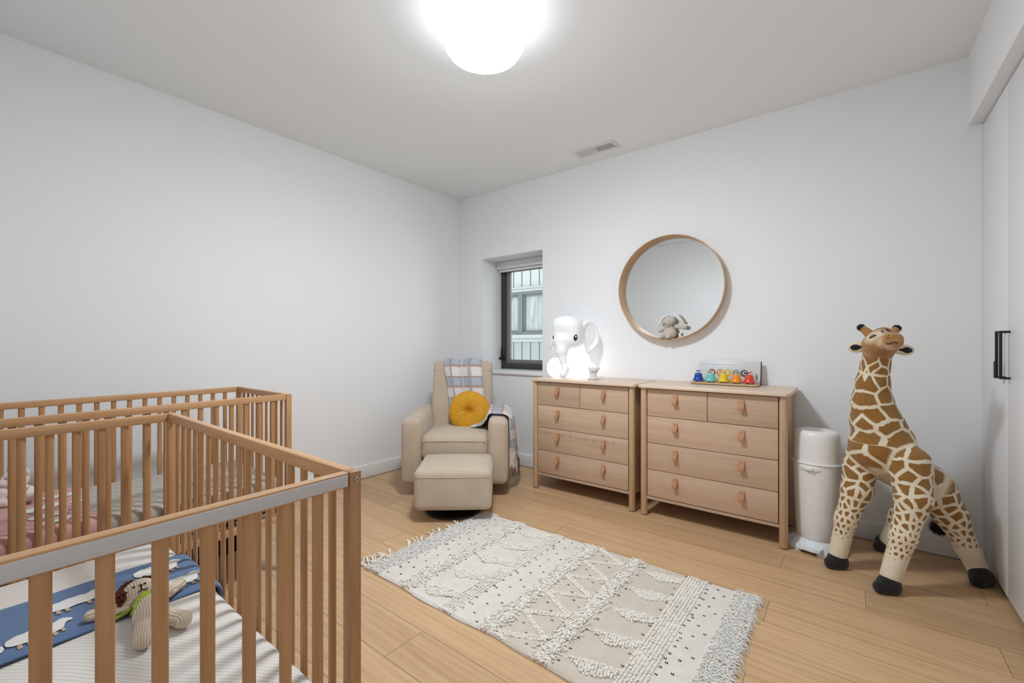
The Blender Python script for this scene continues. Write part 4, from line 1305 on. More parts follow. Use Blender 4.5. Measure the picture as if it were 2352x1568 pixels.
# ------------------------------------------------------------------ diaper pail
t = root('diaper_pail', (-0.158, 3.085, 0), YAW - rad(52))
tag(t, 'white plastic diaper pail with domed lid between chest and giraffe', 'bin')
def LP(name, mb, mat, parent=t, **kw): return make_obj(name, mb, mat, parent=parent, world=False, **kw)
mb = MB(); mb.lathe([(0, 0.052), (0.094, 0.052), (0.099, 0.058), (0.106, 0.15), (0.113, 0.28), (0.119, 0.40), (0.1225, 0.492), (0.1225, 0.500), (0, 0.500)], 56, 0, None, 1.0, 0.94); LP('pail_body', mb, M['plastic_white'])
mb = MB(); mb.lathe([(0.112, 0.4985), (0.1275, 0.4985), (0.1295, 0.502), (0.1275, 0.506), (0.112, 0.508)], 56, 0, None, 1.0, 0.94); LP('rim', mb, M['plastic_white'])
mb = MB(); mb.lathe([(0.1185, 0.506), (0.1185, 0.53), (0.115, 0.60), (0.112, 0.648), (0.108, 0.666), (0.098, 0.679), (0.08, 0.684), (0.07, 0.681), (0.04, 0.676), (0, 0.674)], 56, 0, None, 1.0, 0.94); LP('lid', mb, M['plastic_white'])
lt = None
mb = MB()
pts = []
for i in range(15):
    a = rad(-90 - 26 + 52 * i / 14); pts.append((0.122 * math.cos(a), 0.122 * 0.94 * math.sin(a)))
for k, (z0, z1, o) in enumerate([(0.462, 0.490, 0.010)]):
    vs = []; fs = []
    for i, (x, y) in enumerate(pts):
        s = 1 + o / 0.12 * (1 - abs(i - 7) / 7.0) ** 0.4 if 0 < i < 14 else 1.0
        vs += [(x * 0.99, y * 0.99, z0 + 0.006 * abs(i - 7) / 7), (x * s, y * s, z0 + 0.003 + 0.006 * abs(i - 7) / 7), (x * s, y * s, z1 - 0.006), (x * 0.99, y * 0.99, z1)]
    for i in range(14):
        for j in range(3): fs.append((4 * i + j, 4 * i + j + 1, 4 * i + 5 + j, 4 * i + 4 + j))
    mb.add(vs, fs)
lt = LP('latch', mb, M['plastic_white'])
mb = MB(); mb.box((-0.02, -0.132, 0.468), (0.02, -0.12, 0.484), 0, 0.005); LP('latch_button', mb, M['plastic_white'], parent=lt)
# base: skirt with four feet and a front pedal
def base():
    mb = MB(); n = 64; rows = []
    for (z, ri) in ((0.066, 0.100), (0.064, 0.104), (0.03, 0.126), (0.0, 0.142)):
        row = []
        for j in range(n):
            a = 2 * PI * j / n; c = abs(math.sin(2 * (a)))
            r = ri
            zz = z
            gap = (1 - c) ** 1.5
            if z < 0.05: zz = z + (0.034 if z == 0.0 else 0.014) * (1 if gap > 0.32 else 0)
            row.append((r * math.cos(a), r * 0.95 * math.sin(a), zz))
        rows.append(row)
    vs = [p for r in rows for p in r]; fs = []
    for i in range(3):
        for j in range(n):
            j2 = (j + 1) % n; fs.append((i * n + j, (i + 1) * n + j, (i + 1) * n + j2, i * n + j2))
    o = len(vs); vs += [(x * 0.93, y * 0.93, z) for x, y, z in rows[3]] + [(x * 0.94, y * 0.94, z - 0.012) for x, y, z in rows[0]]
    for j in range(n):
        j2 = (j + 1) % n
        fs.append((3 * n + j, o + j, o + j2, 3 * n + j2)); fs.append((o + j, o + n + j, o + n + j2, o + j2))
    mb.add(vs, fs); return mb
LP('pail_base', base(), M['plastic_white_cool'], ang=50)
mb = MB(); poly = [(-0.062, -0.095), (-0.06, -0.142), (-0.03, -0.155), (0.03, -0.155), (0.06, -0.142), (0.062, -0.095)]
mb.prism(poly, 0.024, 0.040); LP('pedal', mb, M['plastic_white_cool'])

# ------------------------------------------------------------------ mirror
MCX, MCZ, MR = -1.0945, 1.6098, 0.3985
t = root('round_mirror', (MCX, YB, MCZ))
tag(t, 'large round wall mirror with a thin deep wooden frame', 'mirror')
Mm = Matrix.Rotation(rad(90), 4, 'X')
mb = MB(); d = 0.076
mb.lathe([(MR - 0.011, 0.004), (MR - 0.010, d - 0.030), (MR - 0.008, d - 0.028), (MR - 0.007, d - 0.002), (MR - 0.005, d), (MR - 0.002, d), (MR, d - 0.002), (MR - 0.003, 0.0), (MR - 0.011, 0.0)], 128, 0, Mm)
make_obj('mirror_frame', mb, M['mirror_wood'], parent=t, ang=35)
mb = MB(); mb.lathe([(0, 0.0060), (MR - 0.0105, 0.0060), (MR - 0.0105, 0.001), (0, 0.001)], 128, 0, Mm)
make_obj('mirror_pane', mb, M['mirror_glass'], parent=t)
# ------------------------------------------------------------------ rug
RX0, RX1, RY0, RY1 = -2.0, -0.336, 1.326, 2.283
t = root('area_rug', ((RX0 + RX1) / 2, (RY0 + RY1) / 2, 0))
tag(t, 'cream tufted rug with shaggy ends and dark stitched dots on the floor', 'rug')
SL, TL = RX1 - RX0, RY1 - RY0
def edge_y(s):      # slightly wavy near edge
    return 0.006 * math.sin(s * 9) + 0.003 * math.sin(s * 23 + 1)
mb = MB(); beige = []
ns, ntt = 220, 120; TH = 0.010
rows = []
for i in range(ns + 1):
    s = SL * i / ns; row = []
    for j in range(ntt + 1):
        tt = TL * j / ntt
        y = RY0 + tt + edge_y(s) * (1 - j / ntt)
        eg = min(i, ns - i, j, ntt - j)
        z = TH * (0.55 if eg == 0 else 1.0) + 0.0012 * math.sin(s * 21 + tt * 5) * math.sin(tt * 17)
        if j in (1, 2): z += 0.004
        row.append((RX0 + s, y, z))
        beige.append(1.0 if (0.86 < s < 1.36) or 0.35 < s < 0.55 and False else 0.0)
    rows.append(row)
mb.grid(rows)
n0 = len(mb.v)
bot = [[(p[0], p[1], 0.0005) for p in (row[0], row[-1])] for row in rows]
mb.grid(bot); beige += [0] * (len(mb.v) - n0)
for j in (0, -1):
    n0 = len(mb.v); mb.grid([[row[j], (row[j][0], row[j][1], 0.0005)] for row in rows]); beige += [0] * (len(mb.v) - n0)
for i in (0, -1):
    n0 = len(mb.v); mb.grid([[p, (p[0], p[1], 0.0005)] for p in rows[i]]); beige += [0] * (len(mb.v) - n0)
make_obj('rug_base', mb, M['rug_weave'], parent=t, root=t, attrs={'beige': beige}, ang=50)

# yarn loops, built in bulk
OCT = []
def bulk_loops(items):
    """items: (x, y, z, length, width, height, angle)"""
    A = np.array(items); n = len(A)
    nu, nv = 6, 3
    base = []
    for i in range(nv):
        a = PI * (i + 1) / (nv + 1)
        for j in range(nu):
            b = 2 * PI * j / nu
            base.append((math.cos(a), math.sin(a) * math.cos(b), math.sin(a) * math.sin(b)))
    base = np.array([(1, 0, 0)] + base + [(-1, 0, 0)])
    m = len(base)
    P = base[None] * np.stack([A[:, 3] / 2, A[:, 4] / 2, A[:, 5] / 2], 1)[:, None]
    c, s = np.cos(A[:, 6])[:, None], np.sin(A[:, 6])[:, None]
    X = P[..., 0] * c - P[..., 1] * s + A[:, 0:1]; Y = P[..., 0] * s + P[..., 1] * c + A[:, 1:2]; Z = P[..., 2] + A[:, 2:3]
    V = np.stack([X, Y, Z], -1).reshape(-1, 3)
    f = []
    for j in range(nu):
        j2 = (j + 1) % nu
        f.append((0, 1 + j, 1 + j2)); f.append((m - 1, 1 + (nv - 1) * nu + j2, 1 + (nv - 1) * nu + j))
        for k in range(nv - 1): f.append((1 + k * nu + j, 1 + (k + 1) * nu + j, 1 + (k + 1) * nu + j2, 1 + k * nu + j2))
    mbx = MB(); mbx.v = [tuple(p) for p in V.tolist()]
    for i in range(n):
        o = i * m
        for q in f: mbx.f.append(tuple(x + o for x in q))
    mbx.m = [0] * len(mbx.f); return mbx
def inside(poly, x, y):
    c = False; n = len(poly)
    for i in range(n):
        x1, y1 = poly[i]; x2, y2 = poly[(i + 1) % n]
        if (y1 > y) != (y2 > y) and x < (x2 - x1) * (y - y1) / (y2 - y1) + x1: c = not c
    return c
loops = []; r = random.Random(4)
def loop(s, tt, ln=0.013, w=0.0085, h=0.010, ang=0.0, z=None):
    if 0.004 < tt < TL - 0.004 and 0 < s < SL:
        loops.append((RX0 + s + r.gauss(0, 0.0008), RY0 + tt + edge_y(s) * (1 - tt / TL) + r.gauss(0, 0.0008), (TH + 0.002 + r.gauss(0, 0.0012)) if z is None else z, ln * r.uniform(0.85, 1.2), w * r.uniform(0.9, 1.15), h * r.uniform(0.8, 1.25), ang + r.gauss(0, 0.16)))
# neat looped bands
for (a, b) in ((0.552, 0.632), (1.350, 1.446)):
    k = int((b - a) / 0.0135)
    for i in range(k):
        for j in range(int(TL / 0.0098)):
            loop(a + (i + 0.5) * (b - a) / k, 0.0098 * (j + 0.5), 0.0135, 0.0088, 0.0105)
# zig-zag lines
def line(s0, t0, s1, t1, n=3):
    Ln = math.hypot(s1 - s0, t1 - t0); k = int(Ln / 0.0085); a = math.atan2(t1 - t0, s1 - s0)
    for i in range(k):
        f = (i + 0.5) / k
        for q in range(n):
            o = (q - (n - 1) / 2) * 0.0085
            loop(s0 + (s1 - s0) * f - math.sin(a) * o, t0 + (t1 - t0) * f + math.cos(a) * o, 0.011, 0.0085, 0.010, a + 1.2)
tz = -0.16
while tz < TL + 0.1:
    line(0.868, tz, 1.048, tz + 0.092); line(1.048, tz + 0.092, 0.868, tz + 0.184); tz += 0.184
# half diamonds
def patch(poly):
    xs = [p[0] for p in poly]; ys = [p[1] for p in poly]
    y = min(ys)
    while y < max(ys):
        x = min(xs) + r.uniform(0, 0.012)
        while x < max(xs):
            if inside(poly, x, y): loop(x, y, 0.013, 0.009, 0.012, 0.2 + r.gauss(0, 0.25), TH + 0.003 + r.gauss(0, 0.0015))
            x += 0.0118
        y += 0.0086
for k in range(-1, 6):
    c = 0.086 + 0.19 * k
    patch([(0.362, c), (0.44, c - 0.045), (0.555, c + 0.012), (0.555, c + 0.062), (0.46, c + 0.05)])
    c = 0.093 + 0.19 * k
    patch([(1.160, c), (1.255, c - 0.045), (1.352, c + 0.004), (1.352, c + 0.052), (1.25, c + 0.036)])
make_obj('loop_pile', bulk_loops(loops), M['rug_loop'], parent=t, root=t, ang=180)['kind'] = 'stuff'
# fluffy bands
loops = []
for (a, b, n) in ((0.262, 0.335, 2100), (0.787, 0.866, 2500), (1.050, 1.132, 2500)):
    for i in range(n):
        loop(r.gauss((a + b) / 2, (b - a) * 0.24), r.uniform(0, TL), 0.020, 0.005, 0.006, r.uniform(0, PI), TH + abs(r.gauss(0.002, 0.004)))
fl = bulk_loops(loops)
make_obj('fluffy_band', fl, M['rug_loop'], parent=t, root=t, ang=180)['kind'] = 'stuff'

# shag ends: strands lying outwards
def strands(items):
    """items: list of polylines (4 pts) + width -> thin 3-sided yarns"""
    mbx = MB()
    for pts, w in items:
        mbx.tube(pts, [w, w, w * 0.9, w * 0.5][:len(pts)], 4, cap=False)
    return mbx
it = []
for i in range(4400):
    left = i % 2 == 0
    dirx = -1 if left else 1
    s = r.uniform(0.0, 0.118) if left else SL - r.uniform(0.0, 0.105)
    tt = r.uniform(0.002, TL - 0.002)
    x, y = RX0 + s, RY0 + tt + edge_y(s) * (1 - tt / TL); z = TH
    ln = r.uniform(0.018, 0.040); a = r.gauss(0, 0.55)
    dx, dy = dirx * math.cos(a) * ln, math.sin(a) * ln
    hh = r.uniform(0.003, 0.012)
    p = [(x, y, z - 0.002), (x + dx * 0.3, y + dy * 0.3, z + hh), (x + dx * 0.7, y + dy * 0.7, z + hh * 0.8), (x + dx, y + dy, max(0.003, z + hh * 0.1 + r.uniform(-0.002, 0.003)))]
    if p[3][0] < RX0 or p[3][0] > RX1:
        p[3] = (p[3][0], p[3][1], max(0.003, p[3][2] - 0.007))
    it.append((p, r.uniform(0.0010, 0.0018)))
make_obj('shag_pile', strands(it), M['rug_shag'], parent=t, root=t, ang=180)['kind'] = 'stuff'

# knotted tassels at the left end, loose strand at the right end
def tassel(y, ln, ang, n=5):
    mbx = MB()
    for k in range(n):
        a = ang + r.gauss(0, 0.13); p = Vector((RX0 + 0.006, y + r.gauss(0, 0.003), 0.010)); pts = [p]; cur = a
        step = ln / 5
        for j in range(5):
            cur += r.gauss(0, 0.22)
            p = p + Vector((-math.cos(cur) * step, math.sin(cur) * step, 0)); pts.append(Vector((p.x, p.y, 0.004 + r.uniform(0, 0.006))))
        mbx.tube(spline(pts, 3), 0.0032, 6)
    mbx.ell((RX0 - 0.002, y, 0.010), (0.008, 0.007, 0.006), 8, 6)
    make_obj('tassel', mbx, M['rug_shag'], parent=t, root=t, ang=180)
for y, ln, a in ((RY0 + 0.02, 0.13, 0.0), (RY0 + 0.05, 0.12, 0.5), (RY0 + 0.15, 0.11, 0.4), (RY0 + 0.28, 0.12, 0.9), (RY0 + 0.36, 0.11, 0.6), (RY0 + 0.44, 0.10, 0.8), (RY0 + 0.52, 0.10, 0.7), (RY0 + 0.60, 0.09, 0.7), (RY0 + 0.68, 0.09, 0.5)):
    tassel(y, ln, a)

# stitched dots: a dark square pair of stitches
mb = MB()
def dot(s, tt):
    if not 0.01 < tt < TL - 0.008: return
    x, y, z = RX0 + s, RY0 + tt + edge_y(s) * (1 - tt / TL), TH + 0.0005
    for q in (-1, 1):
        mb.ell((x + q * 0.0034, y, z), (0.0022, 0.0056, 0.0022), 7, 5)
    mb.ell((x, y, z), (0.0016, 0.006, 0.0026), 7, 5, 1)
for base, amp, per in ((0.128, 0.0, 0.065), (1.146, 0.0, 0.075), (0.345, 0, 0.07), (0.640, 0.0, 0.058), (1.340, 0, 0.07), (1.455, 0.0, 0.05)):
    y = 0.03 + r.uniform(0, 0.03)
    while y < TL: dot(base + r.gauss(0, 0.003), y + r.gauss(0, 0.006)); y += per
for base, w in ((0.19, 0.055), (0.705, 0.05), (1.50, 0.035)):
    y = 0.03; k = 0
    while y < TL:
        ph = (k % 4); dot(base + w * (abs(ph - 2) - 1), y); y += 0.042; k += 1
for k in range(12):
    dot(0.915 if k % 2 else 1.0, 0.05 + 0.092 * k); dot(0.96, 0.10 + 0.184 * k)
make_obj('stitched_dots', mb, [M['rug_stitch'], M['rug_stitch_light']], parent=t, root=t, ang=180)['kind'] = 'stuff'
# ------------------------------------------------------------------ elephant lamp on the left chest
# local frame: x to the right as seen from the camera, y away from it
ER = camw(0, 0); E_d = 3.62
EL = camw((1312 - 1176) / 1000 * E_d, E_d, 0.9005)
t = root('elephant_lamp', EL, YAW)
tag(t, 'glowing white elephant shaped lamp on the chest beside the window', 'lamp')
k = E_d / 1000.0
def E(px, py, y): return ((px - 1312) * k, y, (866 - py) * k)
Rz = lambda a: np.array([[math.cos(a), -math.sin(a), 0], [math.sin(a), math.cos(a), 0], [0, 0, 1.0]])
hd = Rz(rad(-32))
def make_local(name, prims, h, kk, mat, parent, floor=None, ang=80):
    mb = soft_mb(prims, h, kk, floor); return make_obj(name, mb, mat, parent=parent, world=False, ang=ang)
body = [('ell', E(1322, 832, 0.02), (0.118, 0.115, 0.17)), ('cone', E(1325, 800, 0.02), 0.085, E(1322, 845, 0.01), 0.115),
        ('ell', E(1277, 843, 0.0), (0.075, 0.06, 0.085)), ('cone', E(1276, 845, 0.0), 0.055, E(1315, 848, 0.03), 0.07),
        ('ell', E(1345, 848, -0.06), (0.085, 0.075, 0.075)), ('ell', E(1335, 852, 0.0), (0.125, 0.115, 0.06))]
eb = make_local('torso', body, 0.007, 0.03, M['elephant_body'], t, 0.0005)
head = [('rbox', E(1306, 764, -0.02), (0.120, 0.112, 0.125), 0.075, hd), ('ell', E(1300, 748, -0.03), (0.10, 0.10, 0.085)),
        ('cone', E(1277, 738, -0.04), 0.022, E(1290, 752, -0.04), 0.05),
        ('cone', E(1289, 786, -0.075), 0.074, E(1287, 806, -0.105), 0.044), ('cone', E(1287, 806, -0.105), 0.044, E(1289, 824, -0.125), 0.023),
        ('cone', E(1289, 824, -0.125), 0.023, E(1294, 843, -0.145), 0.025), ('cone', E(1294, 843, -0.145), 0.025, E(1288, 856, -0.175), 0.029),
        ('ell', E(1268, 790, 0.02), (0.022, 0.05, 0.05))]
eh = make_local('head', head, 0.0065, 0.03, M['elephant_head'], t, 0.001)
# near ear: a dished leaf
def ear_mesh():
    mb = MB(); nr, na = 10, 48; rows = []
    for side in (0, 1):
        rr = []
        for i in range(nr + 1):
            s = i / nr; row = []
            for j in range(na):
                a = 2 * PI * j / na
                rx = 0.078 * (1 + 0.12 * math.cos(a - 0.6)); rz = 0.140
                x = rx * s * math.cos(a); z = rz * s * math.sin(a)
                x -= 0.35 * max(0, -z) * (1 - 0.2 * s) * (max(0, -z) / 0.14)
                rim = 0.026 * math.exp(-((s - 0.86) / 0.14) ** 2)
                ridge = 0.012 * math.exp(-((s - 0.45 - 0.12 * math.sin(a)) / 0.1) ** 2) * max(0, math.cos(a - 0.5))
                y = -(rim + ridge) if side == 0 else 0.028 * (1 - s ** 3)
                if i == nr: y = -0.006
                row.append((x, y, z))
            rr.append(row)
        rows.append(rr)
    vs = []; fs = []
    for side, rr in enumerate(rows):
        o = len(vs)
        for row in rr: vs += row
        for i in range(nr):
            for j in range(na):
                j2 = (j + 1) % na
                q = (o + i * na + j, o + i * na + j2, o + (i + 1) * na + j2, o + (i + 1) * na + j)
                fs.append(q if side == 0 else q[::-1])
    mb.add(vs, fs, 0, Matrix.Translation(E(1352, 772, -0.025)) @ Matrix.Rotation(rad(16), 4, 'Z') @ Matrix.Rotation(rad(-8), 4, 'Y'))
    bmx = bmesh.new(); 
    return mb
make_obj('ear', ear_mesh(), M['elephant_head'], parent=eh, world=False, ang=80)
def on_surface(obj, x, z, y0=-1.0):
    """first surface met along +y in the local frame"""
    from mathutils.bvhtree import BVHTree
    bvh = BVHTree.FromPolygons([v.co[:] for v in obj.data.vertices], [p.vertices[:] for p in obj.data.polygons])
    h = bvh.ray_cast(Vector((x, y0, z)), Vector((0, 1, 0)))
    return h[0], h[1]
def disc_on(obj, name, x, z, rx, rz, mat, parent, tilt=0, dome=0.25, lift=0.0006, y0=-1.0):
    p, nrm = on_surface(obj, x, z, y0)
    if p is None: return None
    Rm = m4(basis(nrm)); mb = MB(); n = 24
    M1 = Matrix.Translation(p + nrm * lift) @ Rm @ Matrix.Rotation(tilt, 4, 'Y')
    mb.ell((0, 0, 0), (rx, min(rx, rz) * dome, rz), n, 10, 0, None); mb.v = [tuple(M1 @ Vector(v)) for v in mb.v]
    return make_obj(name, mb, mat, parent=parent, world=False, ang=80)
ex, _, ez = E(1316, 774.5, 0)
disc_on(eh, 'eye', ex, ez, 0.0165, 0.0255, M['eye_black'], eh, rad(-12))
disc_on(eh, 'eye_highlight', ex + 0.0015, ez + 0.007, 0.006, 0.009, M['eye_white'], eh, 0, 0.9, 0.003)
p = Vector(E(1270, 775, -0.055)); mb = MB(); mb.ell(p, (0.008, 0.014, 0.02), 14, 8); make_obj('eye', mb, M['eye_black'], parent=eh, world=False)
# bulb light leaving the body
# ------------------------------------------------------------------ small koala night light
KD = 3.45
t = root('koala_night_light', camw((1367 - 1176) / 1000 * KD, KD, 0.9005), YAW)
tag(t, 'small grey koala shaped night light standing at the elephant lamp foot', 'night light')
def K(px, py, y): s = KD / 1000; return ((px - 1367) * s, y, (871.5 - py) * s)
kb = make_local('koala_body', [('cone', K(1363, 869, 0), 0.036, K(1362, 858, 0), 0.026), ('ell', K(1363, 851, -0.004), (0.036, 0.032, 0.028)), ('cone', K(1352, 870, -0.012), 0.012, K(1374, 870, -0.012), 0.012),
     ('ell', K(1354, 846.5, 0.004), (0.013, 0.008, 0.013)), ('ell', K(1374, 846.5, 0.004), (0.013, 0.008, 0.013))], 0.0022, 0.008, M['koala_grey'], t, 0.0004)
for nm, px, py, a, b in (('eye', 1355, 850.5, 0.0028, 0.0034), ('eye', 1366, 850.5, 0.0028, 0.0034), ('nose', 1359.7, 852.5, 0.0032, 0.0042)):
    x, _, z = K(px, py, 0); disc_on(kb, nm, x, z, a, b, M['eye_black'], kb, 0, 0.4, 0.0004)
mb = MB(); mb.box(K(1377, 868, 0.01), K(1387, 866.5, 0.03), 0, 0.002); mb.tube([K(1384, 866, 0.02), K(1386, 864.6, 0.022), K(1380, 864.5, 0.03)], 0.0018, 6)
make_obj('cable_tab', mb, M['koala_grey'], parent=t, world=False)

# ------------------------------------------------------------------ bell toy and its box on the right chest
def letters(txt, size, mat, Mx, parent, name='letter', off=0.0, rootobj=None, align='CENTER'):
    cu = bpy.data.curves.new('tmp', 'FONT'); cu.body = txt; cu.size = size; cu.extrude = 0.0003; cu.offset = off
    cu.align_x = align; cu.align_y = 'CENTER'
    ob = bpy.data.objects.new('tmp', cu); COL.objects.link(ob)
    dg = bpy.context.evaluated_depsgraph_get(); dg.update()
    me = bpy.data.meshes.new_from_object(ob.evaluated_get(dg))
    mb = MB(); mb.add([v.co.copy() for v in me.vertices], [p.vertices[:] for p in me.polygons], 0, Mx)
    bpy.data.objects.remove(ob); bpy.data.curves.remove(cu); bpy.data.meshes.remove(me)
    return make_obj(name, mb, mat, parent=parent, root=rootobj, world=rootobj is not None, smooth=False)
TZ = 0.9005
t = root('bell_toy', (-0.688, 3.235, TZ))
tag(t, 'row of five coloured bells on a wooden base on the right chest', 'toy')
def LB(name, mb, mat, parent=t, **kw): return make_obj(name, mb, mat, parent=parent, world=False, **kw)
mb = MB(); poly = []
for cx, cy, a0 in ((0.190, -0.018, -90), (0.190, 0.028, 0), (-0.190, 0.028, 90), (-0.190, -0.018, 180)):
    for i in range(7): a = rad(a0 + 15 * i); poly.append((cx + 0.022 * math.cos(a), cy + 0.022 * math.sin(a)))
mb.prism(poly, 0.004, 0.016); mb.box((-0.18, -0.02, 0), (-0.15, 0.02, 0.004)); mb.box((0.15, -0.02, 0), (0.18, 0.02, 0.004))
LB('base_board', mb, M['toy_wood'], ang=50)
for i, (cn, x) in enumerate((('bell_blue', -0.164), ('bell_teal', -0.082), ('bell_yellow', 0.0), ('bell_orange', 0.079), ('bell_red', 0.157))):
    mb = MB(); mb.lathe([(0.0335, 0.0245), (0.0365, 0.0235), (0.0372, 0.0265), (0.0325, 0.036), (0.0275, 0.050), (0.0235, 0.066), (0.0212, 0.0735), (0.017, 0.0765), (0, 0.077), ], 32, 0, T((x, 0.0, 0)))
    b = LB('bell', mb, M[cn], ang=50); b['label'] = cn.split('_')[1] + ' bell'
    mb = MB(); mb.lathe([(0.0075, 0.077), (0.007, 0.084), (0.0035, 0.086), (0.0035, 0.090), (0, 0.090)], 16, 0, T((x, 0, 0))); LB('stem', mb, M['plastic_white'], parent=b)
    mb = MB(); mb.lathe([(0, 0.0895), (0.016, 0.0895), (0.0178, 0.0915), (0.016, 0.0945), (0, 0.0955)], 24, 0, T((x, 0, 0))); LB('button', mb, M[cn], parent=b)
    mb = MB()
    for a in range(3):
        q = rad(30 + 120 * a); mb.lathe([(0, 0.016), (0.004, 0.016), (0.004, 0.026), (0, 0.026)], 10, 0, T((x + 0.02 * math.cos(q), 0.02 * math.sin(q), 0)))
    LB('peg', mb, M['black_metal'], parent=b)
# white toy box leaning on the wall
BX0, BX1, BYf, BYb, BH = -0.874, -0.480, 3.318, 3.340, 0.160
t = root('toy_box', ((BX0 + BX1) / 2, BYf, TZ))
tag(t, 'flat white box printed with colourful MUSIC letters behind the bells', 'box')
lean_b = Matrix.Translation(((BX0 + BX1) / 2, BYf, TZ)) @ Matrix.Rotation(rad(-10), 4, 'X')
W2 = (BX1 - BX0) / 2
mb = MB(); mb.box((-W2, 0, 0.004), (W2, 0.020, BH), 0, 0.001, M=lean_b); make_obj('box_panel', mb, M['box_white'], parent=t, root=t)
mb = MB(); mb.box((-W2, 0.0005, BH + 0.0002), (W2, 0.021, BH + 0.006), 0, 0.001, M=lean_b); make_obj('box_lid', mb, M['plastic_white'], parent=t, root=t)
mb = MB(); mb.box((W2 + 0.0003, 0.0, 0.004), (W2 + 0.003, 0.021, BH + 0.004), 0, 0, M=lean_b); make_obj('box_end', mb, M['box_black'], parent=t, root=t)
F0 = lean_b @ Matrix.Rotation(rad(90), 4, 'X')          # x right, y up, z out of the front
zc = 0.080
for i, (ch, mt, wx_) in enumerate((('M', 'disc_red', -0.783), ('U', 'disc_orange', -0.729), ('S', 'disc_yellow', -0.680), ('I', 'disc_teal', -0.628), ('C', 'disc_navy', -0.577))):
    cx = wx_ - (BX0 + BX1) / 2 - 0.001
    lay = 0.0004 + 0.0002 * (i % 2)
    mb = MB(); mb.lathe([(0, lay), (0.0242, lay), (0.0242, 0.0001), (0, 0.0001)], 40, 0, F0 @ T((cx, zc, 0)))
    d = make_obj('printed_disc', mb, M[mt], parent=t, root=t)
    letters(ch, 0.034, M['letter_white'], F0 @ T((cx, zc, lay + 0.0006)), d, 'letter', 0.0012, t)
letters('VERY', 0.0165, M['letter_black'], F0 @ T((W2 - 0.022, 0.056, 0.0007)) @ Matrix.Rotation(rad(90), 4, 'Z') @ Matrix.Diagonal((1.22, 1, 1, 1)), t, 'side_lettering', 0.0004, t)
mb = MB(); x = -W2 + 0.014
for wd in (0.013, 0.026, 0.006, 0.030, 0.006, 0.034, 0.022, 0.008, 0.026):
    mb.box((x, BH - 0.0235, 0.0001), (x + wd, BH - 0.0212, 0.0004), 0, 0, M=F0); x += wd + 0.005
make_obj('fine_print', mb, M['letter_grey'], parent=t, root=t, smooth=False)

# ------------------------------------------------------------------ grey bunny sitting in the mirror frame
BD = onY(1540, 760, 3.345)
bz = MCZ - MR + 0.008
bd = 3.345 / ray(1540)[1]
t = root('plush_bunny', (BD.x, 3.350, bz + 0.0015))
tag(t, 'small grey plush bunny with floppy ears sitting in the round mirror frame', 'soft toy')
kx = bd / 1000 * 1.0
def Bn(px, py, y): 
    # local x along the wall; the view is oblique so widths stretch a little
    return ((px - 1538) * kx * 1.10, y, (776 - py) * kx)
bb = make_local('bunny_body', [('ell', Bn(1537, 763, 0.0), (0.046, 0.034, 0.048)), ('ell', Bn(1536, 736, -0.004), (0.042, 0.036, 0.036)),
     ('cone', Bn(1526, 750, -0.005), 0.016, Bn(1516, 757, -0.008), 0.015), ('cone', Bn(1550, 748, -0.008), 0.017, Bn(1567, 751, -0.006), 0.016),
     ('cone', Bn(1524, 767, -0.01), 0.024, Bn(1521, 772, -0.034), 0.018), ('cone', Bn(1537, 768, -0.015), 0.026, Bn(1536, 771.5, -0.040), 0.020)], 0.003, 0.010, M['bunny_grey'], t, 0.0005)
def bear(name, pts, w, th, mat, inner):
    mb = MB(); P = spline(pts, 6); n = len(P)
    wid = [w * math.sin(PI * min(0.97, 0.16 + 0.80 * i / (n - 1))) ** 0.6 for i in range(n)]
    prims = []
    for i in range(0, n - 1, 1):
        prims.append(('cone', tuple(P[i]), wid[i] * 0.55, tuple(P[i + 1]), wid[i + 1] * 0.55))
    e = make_local(name, prims, 0.0026, 0.006, mat, bb)
    mb = MB(); rows = []
    for i in range(3, n - 2):
        d = (P[min(i + 1, n - 1)] - P[i - 1]).normalized(); sd = d.cross(Vector((0, 1, 0))).normalized()
        rows.append([P[i] + sd * wid[i] * 0.30 * s + Vector((0, -wid[i] * 0.55 - 0.0008 + 0.0018 * abs(s), 0)) for s in (-1, 0, 1)])
    mb.grid(rows); make_obj('ear_lining', mb, inner, parent=e, world=False, ang=80)
bear('ear', [Bn(1530, 724, 0.006), Bn(1522, 727, 0.0), Bn(1517, 738, -0.004), Bn(1513, 748, -0.008)], 0.019, 0.01, M['bunny_ear'], M['bunny_inner'])
bear('ear', [Bn(1543, 722.5, 0.006), Bn(1551, 725, 0.002), Bn(1558, 734, 0.0), Bn(1565, 742, -0.002)], 0.022, 0.01, M['bunny_ear'], M['bunny_inner'])
for nm, px, py in (('eye', 1529.5, 737.5), ('eye', 1537, 734)):
    x, _, z = Bn(px, py, 0); disc_on(bb, nm, x, z, 0.0026, 0.0026, M['letter_grey'], bb, 0, 0.5, 0.0004)
x, _, z = Bn(1539, 737.5, 0); disc_on(bb, 'mouth', x, z, 0.006, 0.0011, M['letter_grey'], bb, 0, 0.6, 0.0003)
mb = MB(); mb.tube([Bn(1527.5, 749, -0.030), Bn(1532, 749, -0.036), Bn(1538, 748, -0.038), Bn(1543, 746, -0.035), Bn(1548, 742, -0.022)], 0.0016, 6)
make_obj('neck_cord', mb, M['letter_grey'], parent=bb, world=False)
mb = MB(); mb.box(Bn(1553, 770, 0.012), Bn(1558, 763, 0.013)); make_obj('care_label', mb, M['letter_white'], parent=bb, world=False)

